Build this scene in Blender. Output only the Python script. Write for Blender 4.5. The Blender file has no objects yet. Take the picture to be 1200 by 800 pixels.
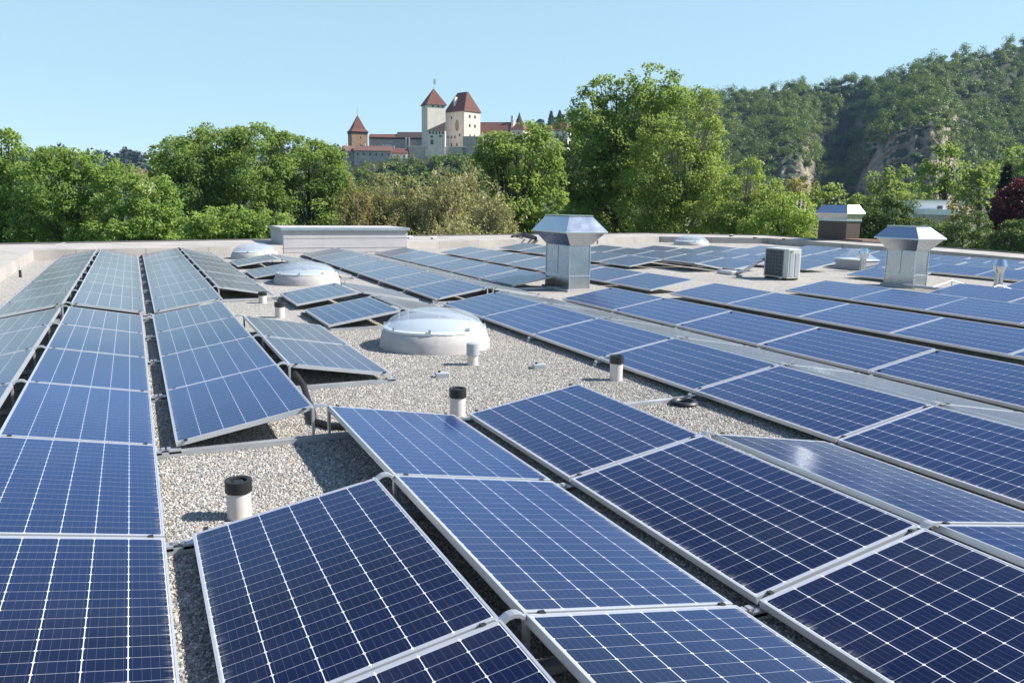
import bpy, math, random
import numpy as np
from mathutils import Vector, Matrix
PI = math.pi; R_ = math.radians
random.seed(7); rng = np.random.default_rng(7)
SC = bpy.context.scene; COL = SC.collection

# ------------------------------------------------------------------ camera, sky, sun, exposure
F_PX = 948.9                      # focal length in pixels of a 1200 px wide picture
PITCH, YAW, ROLL = R_(9.747), R_(25.039), R_(0.8985)
CAM = np.array([0.0, 0.0, 1.774])
_cp, _sp, _cy, _sy = math.cos(PITCH), math.sin(PITCH), math.cos(YAW), math.sin(YAW)
FWD = np.array([_sy*_cp, _cy*_cp, -_sp]); _r0 = np.array([_cy, -_sy, 0.0]); _u0 = np.cross(_r0, FWD)
RGT = _r0*math.cos(ROLL) + _u0*math.sin(ROLL); UPV = -_r0*math.sin(ROLL) + _u0*math.cos(ROLL)
FH = np.array([_sy, _cy, 0.0]); RH = np.array([_cy, -_sy, 0.0])      # level forward and right
cam = bpy.data.cameras.new("camera"); camo = bpy.data.objects.new("camera", cam); COL.objects.link(camo)
camo.matrix_world = Matrix(((RGT[0], UPV[0], -FWD[0], CAM[0]), (RGT[1], UPV[1], -FWD[1], CAM[1]),
                            (RGT[2], UPV[2], -FWD[2], CAM[2]), (0, 0, 0, 1)))
cam.sensor_width = 36; cam.sensor_fit = 'HORIZONTAL'; cam.lens = F_PX/1200*36
cam.clip_start = 0.05; cam.clip_end = 9000
SC.camera = camo
SUN_EL, SUN_AZ = R_(41), R_(114)
world = bpy.data.worlds.new("World"); SC.world = world; world.use_nodes = True
_nt = world.node_tree; _sky = _nt.nodes.new('ShaderNodeTexSky'); _sky.sky_type = 'NISHITA'; _sky.sun_disc = False
_sky.sun_elevation = SUN_EL; _sky.sun_rotation = SUN_AZ; _sky.altitude = 500
_sky.air_density = 1.0; _sky.dust_density = 0.0; _sky.ozone_density = 2.5
_gm = _nt.nodes.new('ShaderNodeGamma'); _gm.inputs[1].default_value = 0.35; _nt.links.new(_sky.outputs[0], _gm.inputs[0])   # a hazy spring sky: flatter gradient
_ml = _nt.nodes.new('ShaderNodeMix'); _ml.data_type = 'RGBA'; _ml.blend_type = 'MULTIPLY'; _ml.clamp_result = False; _ml.inputs[0].default_value = 1.0
_nt.links.new(_gm.outputs[0], _ml.inputs[6]); _ml.inputs[7].default_value = (1.85, 2.45, 2.62, 1)
_tc = _nt.nodes.new('ShaderNodeTexCoord'); _sx = _nt.nodes.new('ShaderNodeSeparateXYZ'); _nt.links.new(_tc.outputs['Generated'], _sx.inputs[0])
_mr = _nt.nodes.new('ShaderNodeMapRange'); _mr.inputs[1].default_value = .38; _mr.inputs[2].default_value = .50; _nt.links.new(_sx.outputs[2], _mr.inputs[0])
_m2 = _nt.nodes.new('ShaderNodeMix'); _m2.data_type = 'RGBA'; _m2.clamp_result = False; _nt.links.new(_mr.outputs[0], _m2.inputs[0])   # pale low sky, clear deep blue overhead
_nt.links.new(_ml.outputs[2], _m2.inputs[6]); _nt.links.new(_sky.outputs[0], _m2.inputs[7])
_nt.links.new(_m2.outputs[2], _nt.nodes['Background'].inputs[0]); _nt.nodes['Background'].inputs[1].default_value = 0.10
sunl = bpy.data.lights.new("sun", 'SUN'); suno = bpy.data.objects.new("sun", sunl); COL.objects.link(suno)
sunl.energy = 4.6; sunl.angle = R_(0.53); sunl.color = (1.0, 0.95, 0.87)
SUNV = Vector((math.sin(SUN_AZ)*math.cos(SUN_EL), math.cos(SUN_AZ)*math.cos(SUN_EL), math.sin(SUN_EL)))
suno.rotation_euler = (-SUNV).to_track_quat('-Z', 'Y').to_euler(); suno.location = (30, -10, 40)
SC.view_settings.view_transform = 'Standard'; SC.view_settings.look = 'None'
SC.view_settings.exposure = 1.0; SC.view_settings.gamma = 1; SC.view_settings.use_curve_mapping = False
SC.cycles.max_bounces = 6; SC.cycles.transparent_max_bounces = 8; SC.cycles.caustics_reflective = False
SC.cycles.caustics_refractive = False; SC.cycles.use_denoising = True
SC.cycles.sample_clamp_indirect = 6.0

HAZE = 0.00008                    # density of the air
def at(px, py, Z):
    """world point that a picture position has at level forward distance Z"""
    d = FWD + RGT*(px-600)/F_PX + UPV*(400-py)/F_PX
    return CAM + d*(Z/np.dot(d, FH))
def onroof(px, py, z=0.0):
    d = FWD + RGT*(px-600)/F_PX + UPV*(400-py)/F_PX
    return CAM + d*((z-CAM[2])/d[2])

# ------------------------------------------------------------------ helpers
class MB:
    def __init__(s): s.v = []; s.f = []; s.m = []; s.mi = 0
    def add(s, vs, fs):
        o = len(s.v); s.v += [tuple(map(float, p)) for p in vs]
        s.f += [tuple(i+o for i in f) for f in fs]; s.m += [s.mi]*len(fs); return s
    def box(s, x0, y0, z0, x1, y1, z1, M=None):
        vs = [(x, y, z) for z in (z0, z1) for x, y in ((x0, y0), (x1, y0), (x1, y1), (x0, y1))]
        if M is not None: vs = [tuple(M @ Vector(p)) for p in vs]
        return s.add(vs, [(3, 2, 1, 0), (4, 5, 6, 7), (0, 1, 5, 4), (1, 2, 6, 5), (2, 3, 7, 6), (3, 0, 4, 7)])
    def loft(s, rings, cap0=True, cap1=True):
        n = len(rings[0]); vs = [p for r in rings for p in r]; fs = []
        for k in range(len(rings)-1):
            for i in range(n):
                j = (i+1) % n; fs.append((k*n+i, k*n+j, (k+1)*n+j, (k+1)*n+i))
        if cap0: fs.append(tuple(range(n-1, -1, -1)))
        if cap1: fs.append(tuple(range((len(rings)-1)*n, len(rings)*n)))
        return s.add(vs, fs)
    def lathe(s, prof, n=24, c=(0, 0, 0), cap0=True, cap1=True, ph=0):
        return s.loft([[(c[0]+r*math.cos(2*PI*i/n+ph), c[1]+r*math.sin(2*PI*i/n+ph), c[2]+z) for i in range(n)] for r, z in prof], cap0, cap1)
    def tube(s, pts, rad, n=8):
        pts = [Vector(p) for p in pts]; rings = []
        if not hasattr(rad, '__len__'): rad = [rad]*len(pts)
        for k, p in enumerate(pts):
            t = (pts[min(k+1, len(pts)-1)] - pts[max(k-1, 0)]).normalized()
            a = t.cross(Vector((0, 0, 1)) if abs(t.z) < .95 else Vector((1, 0, 0))).normalized(); b = t.cross(a)
            rings.append([tuple(p + (a*math.cos(2*PI*i/n) + b*math.sin(2*PI*i/n))*rad[k]) for i in range(n)])
        for r in rings: r.reverse()
        return s.loft(rings)
    def mesh(s, name, mats, smooth=False):
        me = bpy.data.meshes.new(name); me.from_pydata(s.v, [], s.f)
        for m in (mats if isinstance(mats, (list, tuple)) else [mats]): me.materials.append(m)
        if any(s.m): me.polygons.foreach_set('material_index', s.m)
        if smooth:
            me.polygons.foreach_set('use_smooth', [True]*len(s.f))
            if smooth != 'all': me.set_sharp_from_angle(angle=R_(35))
        me.update(); return me
    def build(s, name, mats, parent=None, smooth=False, bevel=0, loc=None):
        o = link(name, s.mesh(name, mats, smooth), parent)
        if loc is not None: o.location = loc
        if bevel:
            b = o.modifiers.new('bevel', 'BEVEL'); b.width = bevel; b.segments = 2; b.limit_method = 'ANGLE'
        return o
def link(name, data, parent=None):
    o = bpy.data.objects.new(name, data); COL.objects.link(o)
    if parent is not None: o.parent = parent
    return o
def tag(o, label=None, cat=None, group=None, kind=None):
    if label: o['label'] = label
    if cat: o['category'] = cat
    if group: o['group'] = group
    if kind: o['kind'] = kind
    return o
def thing(name, label, cat, loc=(0, 0, 0), rz=0, group=None):
    o = link(name, None); o.location = [float(v) for v in loc]; o.rotation_euler = (0, 0, rz); o.empty_display_size = .2
    return tag(o, label, cat, group)
def dup(root, loc=None, label=None):
    r = root.copy(); COL.objects.link(r)
    if loc is not None: r.location = loc
    if label: r['label'] = label
    for ch in list(root.children):
        c = ch.copy(); COL.objects.link(c); c.parent = r
        for g in list(ch.children):
            d = g.copy(); COL.objects.link(d); d.parent = c
    return r

# ------------------------------------------------------------------ node material helpers
def mat(name):
    m = bpy.data.materials.new(name); m.use_nodes = True; nt = m.node_tree
    return m, nt, nt.nodes['Principled BSDF'], nt.nodes['Material Output']
class NB:
    def __init__(s, nt): s.nt = nt
    def n(s, t, **k):
        x = s.nt.nodes.new(t)
        for a, b in k.items(): setattr(x, a, b)
        return x
    def set(s, inp, v):
        if hasattr(v, 'is_linked') or isinstance(v, bpy.types.NodeSocket): s.nt.links.new(v, inp)
        else: inp.default_value = v
    def m(s, op, a, b=0.0, c=None):
        x = s.n('ShaderNodeMath', operation=op); s.set(x.inputs[0], a); s.set(x.inputs[1], b)
        if c is not None: s.set(x.inputs[2], c)
        return x.outputs[0]
    def mix(s, f, a, b, blend='MIX'):
        x = s.n('ShaderNodeMix', data_type='RGBA', blend_type=blend)
        s.set(x.inputs[0], f); s.set(x.inputs[6], a); s.set(x.inputs[7], b); return x.outputs[2]
    def noise(s, scale, vec=None, detail=4, rough=.55, out=0):
        x = s.n('ShaderNodeTexNoise'); x.inputs['Scale'].default_value = scale; x.inputs['Detail'].default_value = detail
        x.inputs['Roughness'].default_value = rough
        if vec is not None: s.nt.links.new(vec, x.inputs['Vector'])
        return x.outputs[out]
    def ramp(s, f, stops, interp='LINEAR'):
        x = s.n('ShaderNodeValToRGB'); x.color_ramp.interpolation = interp; e = x.color_ramp.elements
        while len(e) < len(stops): e.new(.5)
        for k, (p, c) in zip(e, stops): k.position = p; k.color = (*c, 1) if len(c) == 3 else c
        s.nt.links.new(f, x.inputs[0]); return x.outputs[0]
    def bump(s, h, st=.3, dist=.01):
        x = s.n('ShaderNodeBump'); x.inputs['Strength'].default_value = st; x.inputs['Distance'].default_value = dist
        s.nt.links.new(h, x.inputs['Height']); return x.outputs[0]
    def coord(s, which='Object'): return s.n('ShaderNodeTexCoord').outputs[which]
    def pos(s): return s.n('ShaderNodeNewGeometry').outputs['Position']
    def attr(s, name, out='Fac'):
        x = s.n('ShaderNodeAttribute'); x.attribute_name = name; return x.outputs[out]
def C4(c): return (c[0], c[1], c[2], 1.0)
def plain(name, col, rough=.6, metal=0.0, var=.12, scale=6.0, bump=0.0, bscale=40.0, spec=.5, streak=0.0, world_pos=True):
    m, nt, p, out = mat(name); b = NB(nt); v = b.pos() if world_pos else b.coord()
    f = b.noise(scale, v)
    lo = tuple(x*(1-var) for x in col); hi = tuple(min(1, x*(1+var)) for x in col)
    c = b.ramp(f, [(.3, lo), (.7, hi)])
    if streak:
        mp = b.n('ShaderNodeMapping'); nt.links.new(v, mp.inputs[0]); mp.inputs['Scale'].default_value = (1, 1, .12)
        g = b.ramp(b.noise(scale*2.2, mp.outputs[0], 5), [(.45, (0, 0, 0)), (.75, (1, 1, 1))])
        c = b.mix(b.m('MULTIPLY', g, streak), c, C4(tuple(x*.6 for x in col)))
    nt.links.new(c, p.inputs['Base Color']); p.inputs['Roughness'].default_value = rough; p.inputs['Metallic'].default_value = metal
    p.inputs['Specular IOR Level'].default_value = spec
    if bump: nt.links.new(b.bump(b.noise(bscale, v, 5), bump, .01), p.inputs['Normal'])
    return m

# --- solar glass over cells
PW, PL = 0.992, 1.664             # module width (up the slope) and length (along the row)
def make_cell_mat():
    m, nt, p, out = mat("solar_cells"); b = NB(nt)
    sx = b.n('ShaderNodeSeparateXYZ'); nt.links.new(b.coord(), sx.inputs[0]); x, y = sx.outputs[0], sx.outputs[1]
    def cell(c, marg, size, n):
        t = b.m('DIVIDE', b.m('SUBTRACT', c, marg), (size-2*marg)/n)
        pitch = (size-2*marg)/n
        fr = b.m('FRACT', t); d = b.m('MULTIPLY', b.m('SUBTRACT', .5, b.m('ABSOLUTE', b.m('SUBTRACT', fr, .5))), pitch)
        inside = b.m('MULTIPLY', b.m('GREATER_THAN', t, 0.0), b.m('LESS_THAN', t, float(n)))
        return fr, d, inside, b.m('FLOOR', t)
    fx, dx, inx, ix = cell(x, .016, PW, 6); fy, dy, iny, iy = cell(y, .024, PL, 20)
    gx = b.m('LESS_THAN', dx, .0017); gy = b.m('LESS_THAN', dy, .00085)
    corner = b.m('LESS_THAN', b.m('ADD', dx, dy), .0078)
    gap = b.m('MAXIMUM', b.m('MAXIMUM', gx, gy), corner)
    gap = b.m('MAXIMUM', gap, b.m('SUBTRACT', 1.0, b.m('MULTIPLY', inx, iny)))
    bf = b.m('FRACT', b.m('MULTIPLY', fx, 5.0)); bus = b.m('LESS_THAN', b.m('ABSOLUTE', b.m('SUBTRACT', bf, .5)), .016)
    wn = b.n('ShaderNodeTexWhiteNoise', noise_dimensions='3D'); cb = b.n('ShaderNodeCombineXYZ')
    nt.links.new(ix, cb.inputs[0]); nt.links.new(iy, cb.inputs[1])
    nt.links.new(b.n('ShaderNodeObjectInfo').outputs['Random'], cb.inputs[2]); nt.links.new(cb.outputs[0], wn.inputs['Vector'])
    flake = b.noise(160, b.coord(), 3)
    c = b.mix(wn.outputs[0], C4((.0010, .0026, .0165)), C4((.0019, .0044, .026)))
    c = b.mix(b.m('MULTIPLY', flake, .5), c, C4((.0030, .0070, .038)))
    rnd = b.n('ShaderNodeObjectInfo').outputs['Random']
    c = b.mix(b.m('MULTIPLY', rnd, .45), c, b.mix(.5, c, C4((.004, .012, .046))))     # modules differ a little in shade
    c = b.mix(b.m('MULTIPLY', bus, .28), c, C4((.22, .25, .36)))
    c = b.mix(gap, c, C4((.37, .38, .42))); c = b.mix(b.m('MULTIPLY', b.m('MAXIMUM', gx, corner), .8), c, C4((.74, .75, .78)))
    # dirt washed down to the low edge of the glass and thin dust over it all
    edge = b.m('SUBTRACT', 1.0, b.m('MINIMUM', b.m('DIVIDE', b.m('SUBTRACT', x, .010), .050), 1.0))
    mp = b.n('ShaderNodeMapping'); nt.links.new(b.coord(), mp.inputs[0]); mp.inputs['Scale'].default_value = (6, 60, 1)
    ob = b.n('ShaderNodeObjectInfo'); cb2 = b.n('ShaderNodeCombineXYZ'); nt.links.new(b.m('MULTIPLY', ob.outputs['Random'], 50.0), cb2.inputs[2])
    nt.links.new(cb2.outputs[0], mp.inputs['Location'])
    dn = b.noise(1.0, mp.outputs[0], 5, .7)
    dirt = b.m('MULTIPLY', b.m('POWER', edge, 1.4), b.m('MINIMUM', b.m('MAXIMUM', b.m('MULTIPLY', b.m('SUBTRACT', dn, .47), 2.4), 0.0), .5))
    spot = b.m('MULTIPLY', b.m('GREATER_THAN', b.noise(22, mp.outputs[0], 2), .80), .35)
    vs = b.n('ShaderNodeTexVoronoi'); vs.inputs['Scale'].default_value = 2.3; mp2 = b.n('ShaderNodeMapping'); nt.links.new(b.coord(), mp2.inputs[0]); nt.links.new(cb2.outputs[0], mp2.inputs['Location'])
    nt.links.new(mp2.outputs[0], vs.inputs['Vector']); sc_ = b.n('ShaderNodeSeparateColor'); nt.links.new(vs.outputs['Color'], sc_.inputs[0])
    drop = b.m('MULTIPLY', b.m('LESS_THAN', b.m('ADD', vs.outputs['Distance'], b.m('MULTIPLY', b.noise(60, b.coord(), 2), .02)), b.m('MULTIPLY', sc_.outputs[0], .034)), b.m('GREATER_THAN', sc_.outputs[1], .72))
    film = b.m('MULTIPLY', b.m('MAXIMUM', b.m('SUBTRACT', b.noise(1.0, mp2.outputs[0], 6, .65), .48), 0.0), .10)
    dust = b.m('ADD', b.m('ADD', b.m('MULTIPLY', b.noise(3, b.coord(), 4), .006), .0), b.m('ADD', film, b.m('MULTIPLY', drop, .7)))
    lw = b.n('ShaderNodeLayerWeight'); lw.inputs[0].default_value = .5     # the nitride coat's lighter blue sheen at a slant, mixed into the base colour
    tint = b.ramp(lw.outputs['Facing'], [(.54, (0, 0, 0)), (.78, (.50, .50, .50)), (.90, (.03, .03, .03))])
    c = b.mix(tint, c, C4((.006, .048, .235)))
    graze = b.ramp(lw.outputs['Facing'], [(.83, (0, 0, 0)), (.91, (.34, .34, .34))])  # pale grey sheen and dust of very low views, painted into the base colour
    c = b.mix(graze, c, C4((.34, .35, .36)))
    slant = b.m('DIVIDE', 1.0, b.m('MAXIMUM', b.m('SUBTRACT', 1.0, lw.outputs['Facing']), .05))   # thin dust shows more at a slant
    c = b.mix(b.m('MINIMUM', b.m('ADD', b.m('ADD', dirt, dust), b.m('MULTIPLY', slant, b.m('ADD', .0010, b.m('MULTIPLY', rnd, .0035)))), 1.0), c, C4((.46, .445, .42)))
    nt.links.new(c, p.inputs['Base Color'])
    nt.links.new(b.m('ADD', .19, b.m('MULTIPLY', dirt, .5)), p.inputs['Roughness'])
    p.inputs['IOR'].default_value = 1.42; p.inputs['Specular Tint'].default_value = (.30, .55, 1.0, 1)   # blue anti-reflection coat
    return m
M = {}
M['cells'] = make_cell_mat()
M['alu'] = plain("aluminium_frame", (.60, .61, .63), .42, .55, .05, 3)
M['rail'] = plain("aluminium_rail", (.52, .53, .55), .5, .7, .12, 5)
M['black'] = plain("black_plastic", (.018, .018, .02), .5, 0, .2, 20)
M['back'] = plain("module_backsheet", (.55, .55, .56), .6, 0, .05, 3)
M['galv'] = None
def make_galv(name, base, rough, bump, spang=.18):
    m, nt, p, out = mat(name); b = NB(nt); v = b.pos()
    sp = b.n('ShaderNodeTexVoronoi'); sp.inputs['Scale'].default_value = 26; nt.links.new(v, sp.inputs['Vector'])
    c = b.mix(b.m('MULTIPLY', sp.outputs['Color'], 1.0), C4(tuple(x*(1-spang) for x in base)), C4(base))
    nt.links.new(c, p.inputs['Base Color']); p.inputs['Metallic'].default_value = 1.0
    nt.links.new(b.m('ADD', rough, b.m('MULTIPLY', b.noise(5, v, 3), .12)), p.inputs['Roughness'])
    nt.links.new(b.bump(b.noise(2.6, v, 1.5, .3), bump, .12), p.inputs['Normal']); return m
M['galv'] = make_galv("galvanised_sheet", (.50, .53, .56), .20, .06, .10)
M['hood'] = make_galv("hood_sheet", (.56, .60, .64), .13, .012, .04)
M['zinc'] = make_galv("zinc_trim", (.60, .63, .67), .3, .1)
M['membrane'] = plain("roof_membrane", (.47, .44, .43), .75, 0, .10, 1.3, .25, 8, .3, .25)
M['curb'] = plain("skylight_curb", (.46, .43, .415), .7, 0, .07, 4, .25, 12, .3, .25)
M['cap_plain'] = plain("parapet_cap", (.43, .375, .335), .8, 0, .08, .8, .1, 10, .3)
def make_cap():
    m, nt, p, out = mat("parapet_cap_sheets"); b = NB(nt); v = b.pos(); sx = b.n('ShaderNodeSeparateXYZ'); nt.links.new(v, sx.inputs[0])
    j = b.m('LESS_THAN', b.m('FRACT', b.m('DIVIDE', b.m('ADD', sx.outputs[0], b.m('MULTIPLY', sx.outputs[1], .35)), 1.9)), .014)
    c = b.ramp(b.noise(.9, v, 5, .6), [(.28, (.29, .265, .24)), (.5, (.39, .36, .33)), (.72, (.44, .41, .375))])
    st = b.ramp(b.noise(2.6, v, 6, .7), [(.60, (0, 0, 0)), (.72, (1, 1, 1))])
    c = b.mix(b.m('MULTIPLY', st, .45), c, C4((.20, .18, .16))); c = b.mix(b.m('MULTIPLY', j, .6), c, C4((.15, .13, .12)))
    nt.links.new(c, p.inputs['Base Color']); p.inputs['Roughness'].default_value = .8; return m
M['cap'] = make_cap()
M['wall'] = plain("render_wall", (.5, .48, .45), .85)
M['pipe'] = plain("pipe_grey", (.62, .56, .52), .5, 0, .05, 10)
M['pipegrey'] = plain("pvc_grey", (.36, .38, .40), .5, 0, .06, 10)
M['casing'] = plain("casing_paint", (.55, .55, .51), .5, 0, .06, 3)
M['white'] = plain("white_paint", (.72, .74, .74), .45, 0, .04, 3)
M['acdark'] = plain("coil_fins", (.055, .070, .075), .6, .2, .2, 30)
M['grille'] = plain("grille_wire", (.16, .19, .21), .5, .3, .1, 30)
M['red'] = plain("red_cable", (.42, .03, .012), .5)
M['lag'] = plain("foil_lagging", (.55, .60, .66), .35, .6, .15, 12, .4, 18)

# dome: clear acrylic with a faint white haze of its own
def make_dome():
    m, nt, p, out = mat("acrylic_dome"); b = NB(nt)
    tr = b.n('ShaderNodeBsdfTransparent'); tr.inputs[0].default_value = (.93, .95, .97, 1)
    p.inputs['Base Color'].default_value = (.50, .55, .62, 1); p.inputs['Roughness'].default_value = .22
    mx = b.n('ShaderNodeMixShader'); lw = b.n('ShaderNodeLayerWeight'); lw.inputs[0].default_value = .25
    nt.links.new(b.m('ADD', .13, b.m('MULTIPLY', lw.outputs['Facing'], .42)), mx.inputs[0])
    nt.links.new(tr.outputs[0], mx.inputs[1]); nt.links.new(p.outputs[0], mx.inputs[2]); nt.links.new(mx.outputs[0], out.inputs[0]); return m
M['dome'] = make_dome()

# ------------------------------------------------------------------ SETTING: ground, hills
def make_ground_mat():
    m, nt, p, out = mat("meadow"); b = NB(nt)
    f = b.noise(.02, b.pos(), 6)
    c = b.ramp(f, [(.3, (.05, .09, .02)), (.55, (.08, .12, .03)), (.75, (.12, .12, .06))])
    nt.links.new(c, p.inputs['Base Color']); p.inputs['Roughness'].default_value = .9; return m
GZ = -8.0
g = MB(); n = 64
g.add([(0, 0, GZ)] + [(350+1400*math.cos(2*PI*i/n), 800+1100*math.sin(2*PI*i/n), GZ) for i in range(n)], [(0, 1+i, 1+(i+1) % n) for i in range(n)])
M['ground'] = make_ground_mat()
tag(g.build('ground', M['ground']), 'green meadow ground around the flat roofed building', 'ground', kind='structure')

from mathutils import noise as mnoise
def fbm(x, y, z=0.0, o=4): return mnoise.fractal(Vector((x, y, z)), 1.0, 2.0, o)

# leaf cards ------------------------------------------------------------------
def leaf_arrays(c, nrm, size, asp=.62):
    n = len(c); r = rng.normal(size=(n, 3)); t = np.cross(nrm, r); t /= np.linalg.norm(t, axis=1)[:, None]+1e-9
    b = np.cross(nrm, t); s = size[:, None]
    fold = nrm*s*.18
    return np.stack([c-t*s*.5, c-b*s*asp*.5+fold, c+t*s*.5, c+b*s*asp*.5+fold], 1)
def leaf_mesh(name, quads, tint, material, extra=None):
    """one mesh of leaf cards, with a per face tint; extra = (MB, material) adds solid geometry"""
    n = len(quads); ev, ef = ([], []) if extra is None else (extra[0].v, extra[0].f)
    me = bpy.data.meshes.new(name)
    v = np.concatenate([quads.reshape(-1, 3), np.array(ev).reshape(-1, 3)]) if len(ev) else quads.reshape(-1, 3)
    me.vertices.add(len(v)); me.vertices.foreach_set('co', v.astype(np.float32).ravel())
    me.loops.add(n*4); me.loops.foreach_set('vertex_index', np.arange(n*4, dtype=np.int32))
    me.polygons.add(n); me.polygons.foreach_set('loop_start', np.arange(0, n*4, 4, dtype=np.int32))
    me.materials.append(material)
    a = me.attributes.new('tint', 'FLOAT', 'FACE'); a.data.foreach_set('value', tint.astype(np.float32))
    me.update(calc_edges=True); return me
def unit(a): return a/(np.linalg.norm(a, axis=1)[:, None]+1e-9)
def make_leaf_mat(name, dark, mid, light, trans=.50, rough=.5, through=(.42, .52, .08)):
    m, nt, p, out = mat(name); b = NB(nt)
    c = b.ramp(b.attr('tint'), [(.0, dark), (.5, mid), (1.0, light)])
    nt.links.new(c, p.inputs['Base Color']); p.inputs['Roughness'].default_value = rough; p.inputs['Specular IOR Level'].default_value = .25
    tl = b.n('ShaderNodeBsdfTranslucent'); nt.links.new(b.mix(.5, c, C4(through), 'MIX'), tl.inputs[0])
    mx = b.n('ShaderNodeMixShader'); mx.inputs[0].default_value = trans
    nt.links.new(p.outputs[0], mx.inputs[1]); nt.links.new(tl.outputs[0], mx.inputs[2]); nt.links.new(mx.outputs[0], out.inputs[0]); return m
LEAF = {
 'maple': make_leaf_mat("leaf_maple", (0.074, 0.136, 0.043), (0.172, 0.265, 0.075), (0.308, 0.406, 0.116)),
 'grove': make_leaf_mat("leaf_grove", (0.081, 0.152, 0.043), (0.186, 0.295, 0.071), (0.334, 0.447, 0.116)),
 'birch': make_leaf_mat("leaf_birch", (0.139, 0.197, 0.051), (0.265, 0.344, 0.082), (0.404, 0.489, 0.146), .4),
 'lime': make_leaf_mat("leaf_lime", (0.164, 0.242, 0.048), (0.299, 0.413, 0.077), (0.433, 0.539, 0.136), .4),
 'dark': make_leaf_mat("leaf_dark", (0.030, 0.068, 0.022), (0.069, 0.131, 0.042), (0.160, 0.226, 0.087), .2, .6),
 'mid': make_leaf_mat("leaf_mid", (0.083, 0.135, 0.046), (0.158, 0.231, 0.071), (0.250, 0.323, 0.104)),
 'olive': make_leaf_mat("leaf_olive", (0.134, 0.136, 0.044), (0.239, 0.228, 0.077), (0.361, 0.311, 0.118), through=(.50, .46, .10)),
 'pale': make_leaf_mat("leaf_pale", (.17, .18, .055), (.33, .335, .105), (.54, .50, .27), .40, through=(.52, .54, .17)),
 'copper': make_leaf_mat("leaf_copper", (.030, .008, .012), (.075, .017, .024), (.15, .034, .042), .25, through=(.26, .04, .05)),
 'conifer': make_leaf_mat("leaf_conifer", (0.016, 0.025, 0.014), (0.032, 0.041, 0.021), (0.057, 0.057, 0.030), .1, through=(.12, .14, .06)),
 'hill': make_leaf_mat("leaf_hill", (0.056, 0.106, 0.018), (0.113, 0.184, 0.028), (0.231, 0.290, 0.044), .2),
 'far': make_leaf_mat("leaf_far", (0.021, 0.039, 0.023), (0.032, 0.053, 0.030), (0.052, 0.075, 0.039), .1, through=(.12, .14, .06)),
}
M['bark'] = plain("bark", (.075, .060, .048), .9, 0, .3, 8, .5, 30)
M['barkpale'] = plain("bark_pale", (.26, .20, .165), .9, 0, .3, 8)

# hill on the right with cliffs -------------------------------------------------
SIL = [(640, 150), (700, 140), (760, 128), (800, 121), (843, 117), (879, 114), (911, 108), (937, 105), (957, 106), (986, 102), (1012, 99), (1038, 100), (1057, 90),
       (1090, 76), (1132, 69), (1165, 68), (1175, 59), (1200, 53), (1240, 44), (1300, 38), (1380, 34), (1480, 40)]
def sil(px): return float(np.interp(px, [a for a, _ in SIL], [b for _, b in SIL]))
def bumpf(x, a, b, s): return 1/(1+math.exp(-(x-a)/s)) * 1/(1+math.exp((x-b)/s))
def hill_point(px, v):
    # v 0 at the foot, 1 at the crest, beyond that the back slope
    wob = 6*fbm(px*.012, 3.3)
    c1 = bumpf(px+wob, 1020, 1112, 8); c2 = bumpf(px+wob*.7, 906, 946, 7); rav = bumpf(px, 955, 1008, 9)
    Zf = 470 + 75*rav - 18*c1 - 26*c1*(px-1060)/50 + 12*fbm(px*.02, 9.1); Zc = 760 + 25*fbm(px*.01, 1.7)
    vv = min(v, 1.0)
    S = .10*vv + .90*(vv**.85)
    top1 = .56 + .08*fbm(px*.018, 2.2)
    if vv < .16: cl = top1*(vv/.16)**.8
    else: cl = top1 + (1-top1)*((vv-.16)/.84)**.9
    top2 = .42 + .08*fbm(px*.03, 5.2)
    if vv < .16: cl2 = top2*(vv/.16)
    else: cl2 = top2 + (1-top2)*((vv-.16)/.84)
    S = S*(1-c1)+cl*c1; S = S*(1-c2)+cl2*c2
    S = S*(1-rav*.45*math.sin(PI*vv))
    z_c = at(px, sil(px), Zc)[2]
    Z = Zf + (Zc-Zf)*v
    cc = max(c1, c2)
    if cc > .02 and v < .3:      # ledges, cracks and overhung bands of the sandstone
        Z += cc*(2.4*fbm(px*.055, v*26, 2.0) + 2.0*fbm(px*.16, v*70, 5.0) + 1.6*fbm(px*.4, v*150, 8.0) + 2.0*math.sin(v*210+2.5*fbm(px*.03, v*8, 3.3)))
    p = at(px, 244-(244-sil(px))*S, Z); z = p[2] if v > .001 else GZ-2
    if v > 1: z = z_c - (v-1)*120
    z += (3.5*fbm(px*.06, v*9, 1.0) + 1.5*fbm(px*.2, v*30, 4.0)) * (1-.8*max(c1, c2)) * (1 if v > .02 else 0)
    return np.array([p[0], p[1], z]), max(c1, c2)
PXS = np.concatenate([np.arange(650, 890, 4.0), np.arange(890, 1130, 1.5), np.arange(1130, 1480, 4.0)]); VS = list(np.linspace(0, .18, 44)) + list(np.linspace(.21, 1, 34)) + [1.1, 1.4, 2.0]
hb = MB(); HP = [[hill_point(px, v) for v in VS] for px in PXS]; nv = len(VS)
hb.add([q[0] for r in HP for q in r], [(i*nv+j, (i+1)*nv+j, (i+1)*nv+j+1, i*nv+j+1) for i in range(len(PXS)-1) for j in range(nv-1)])
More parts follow.
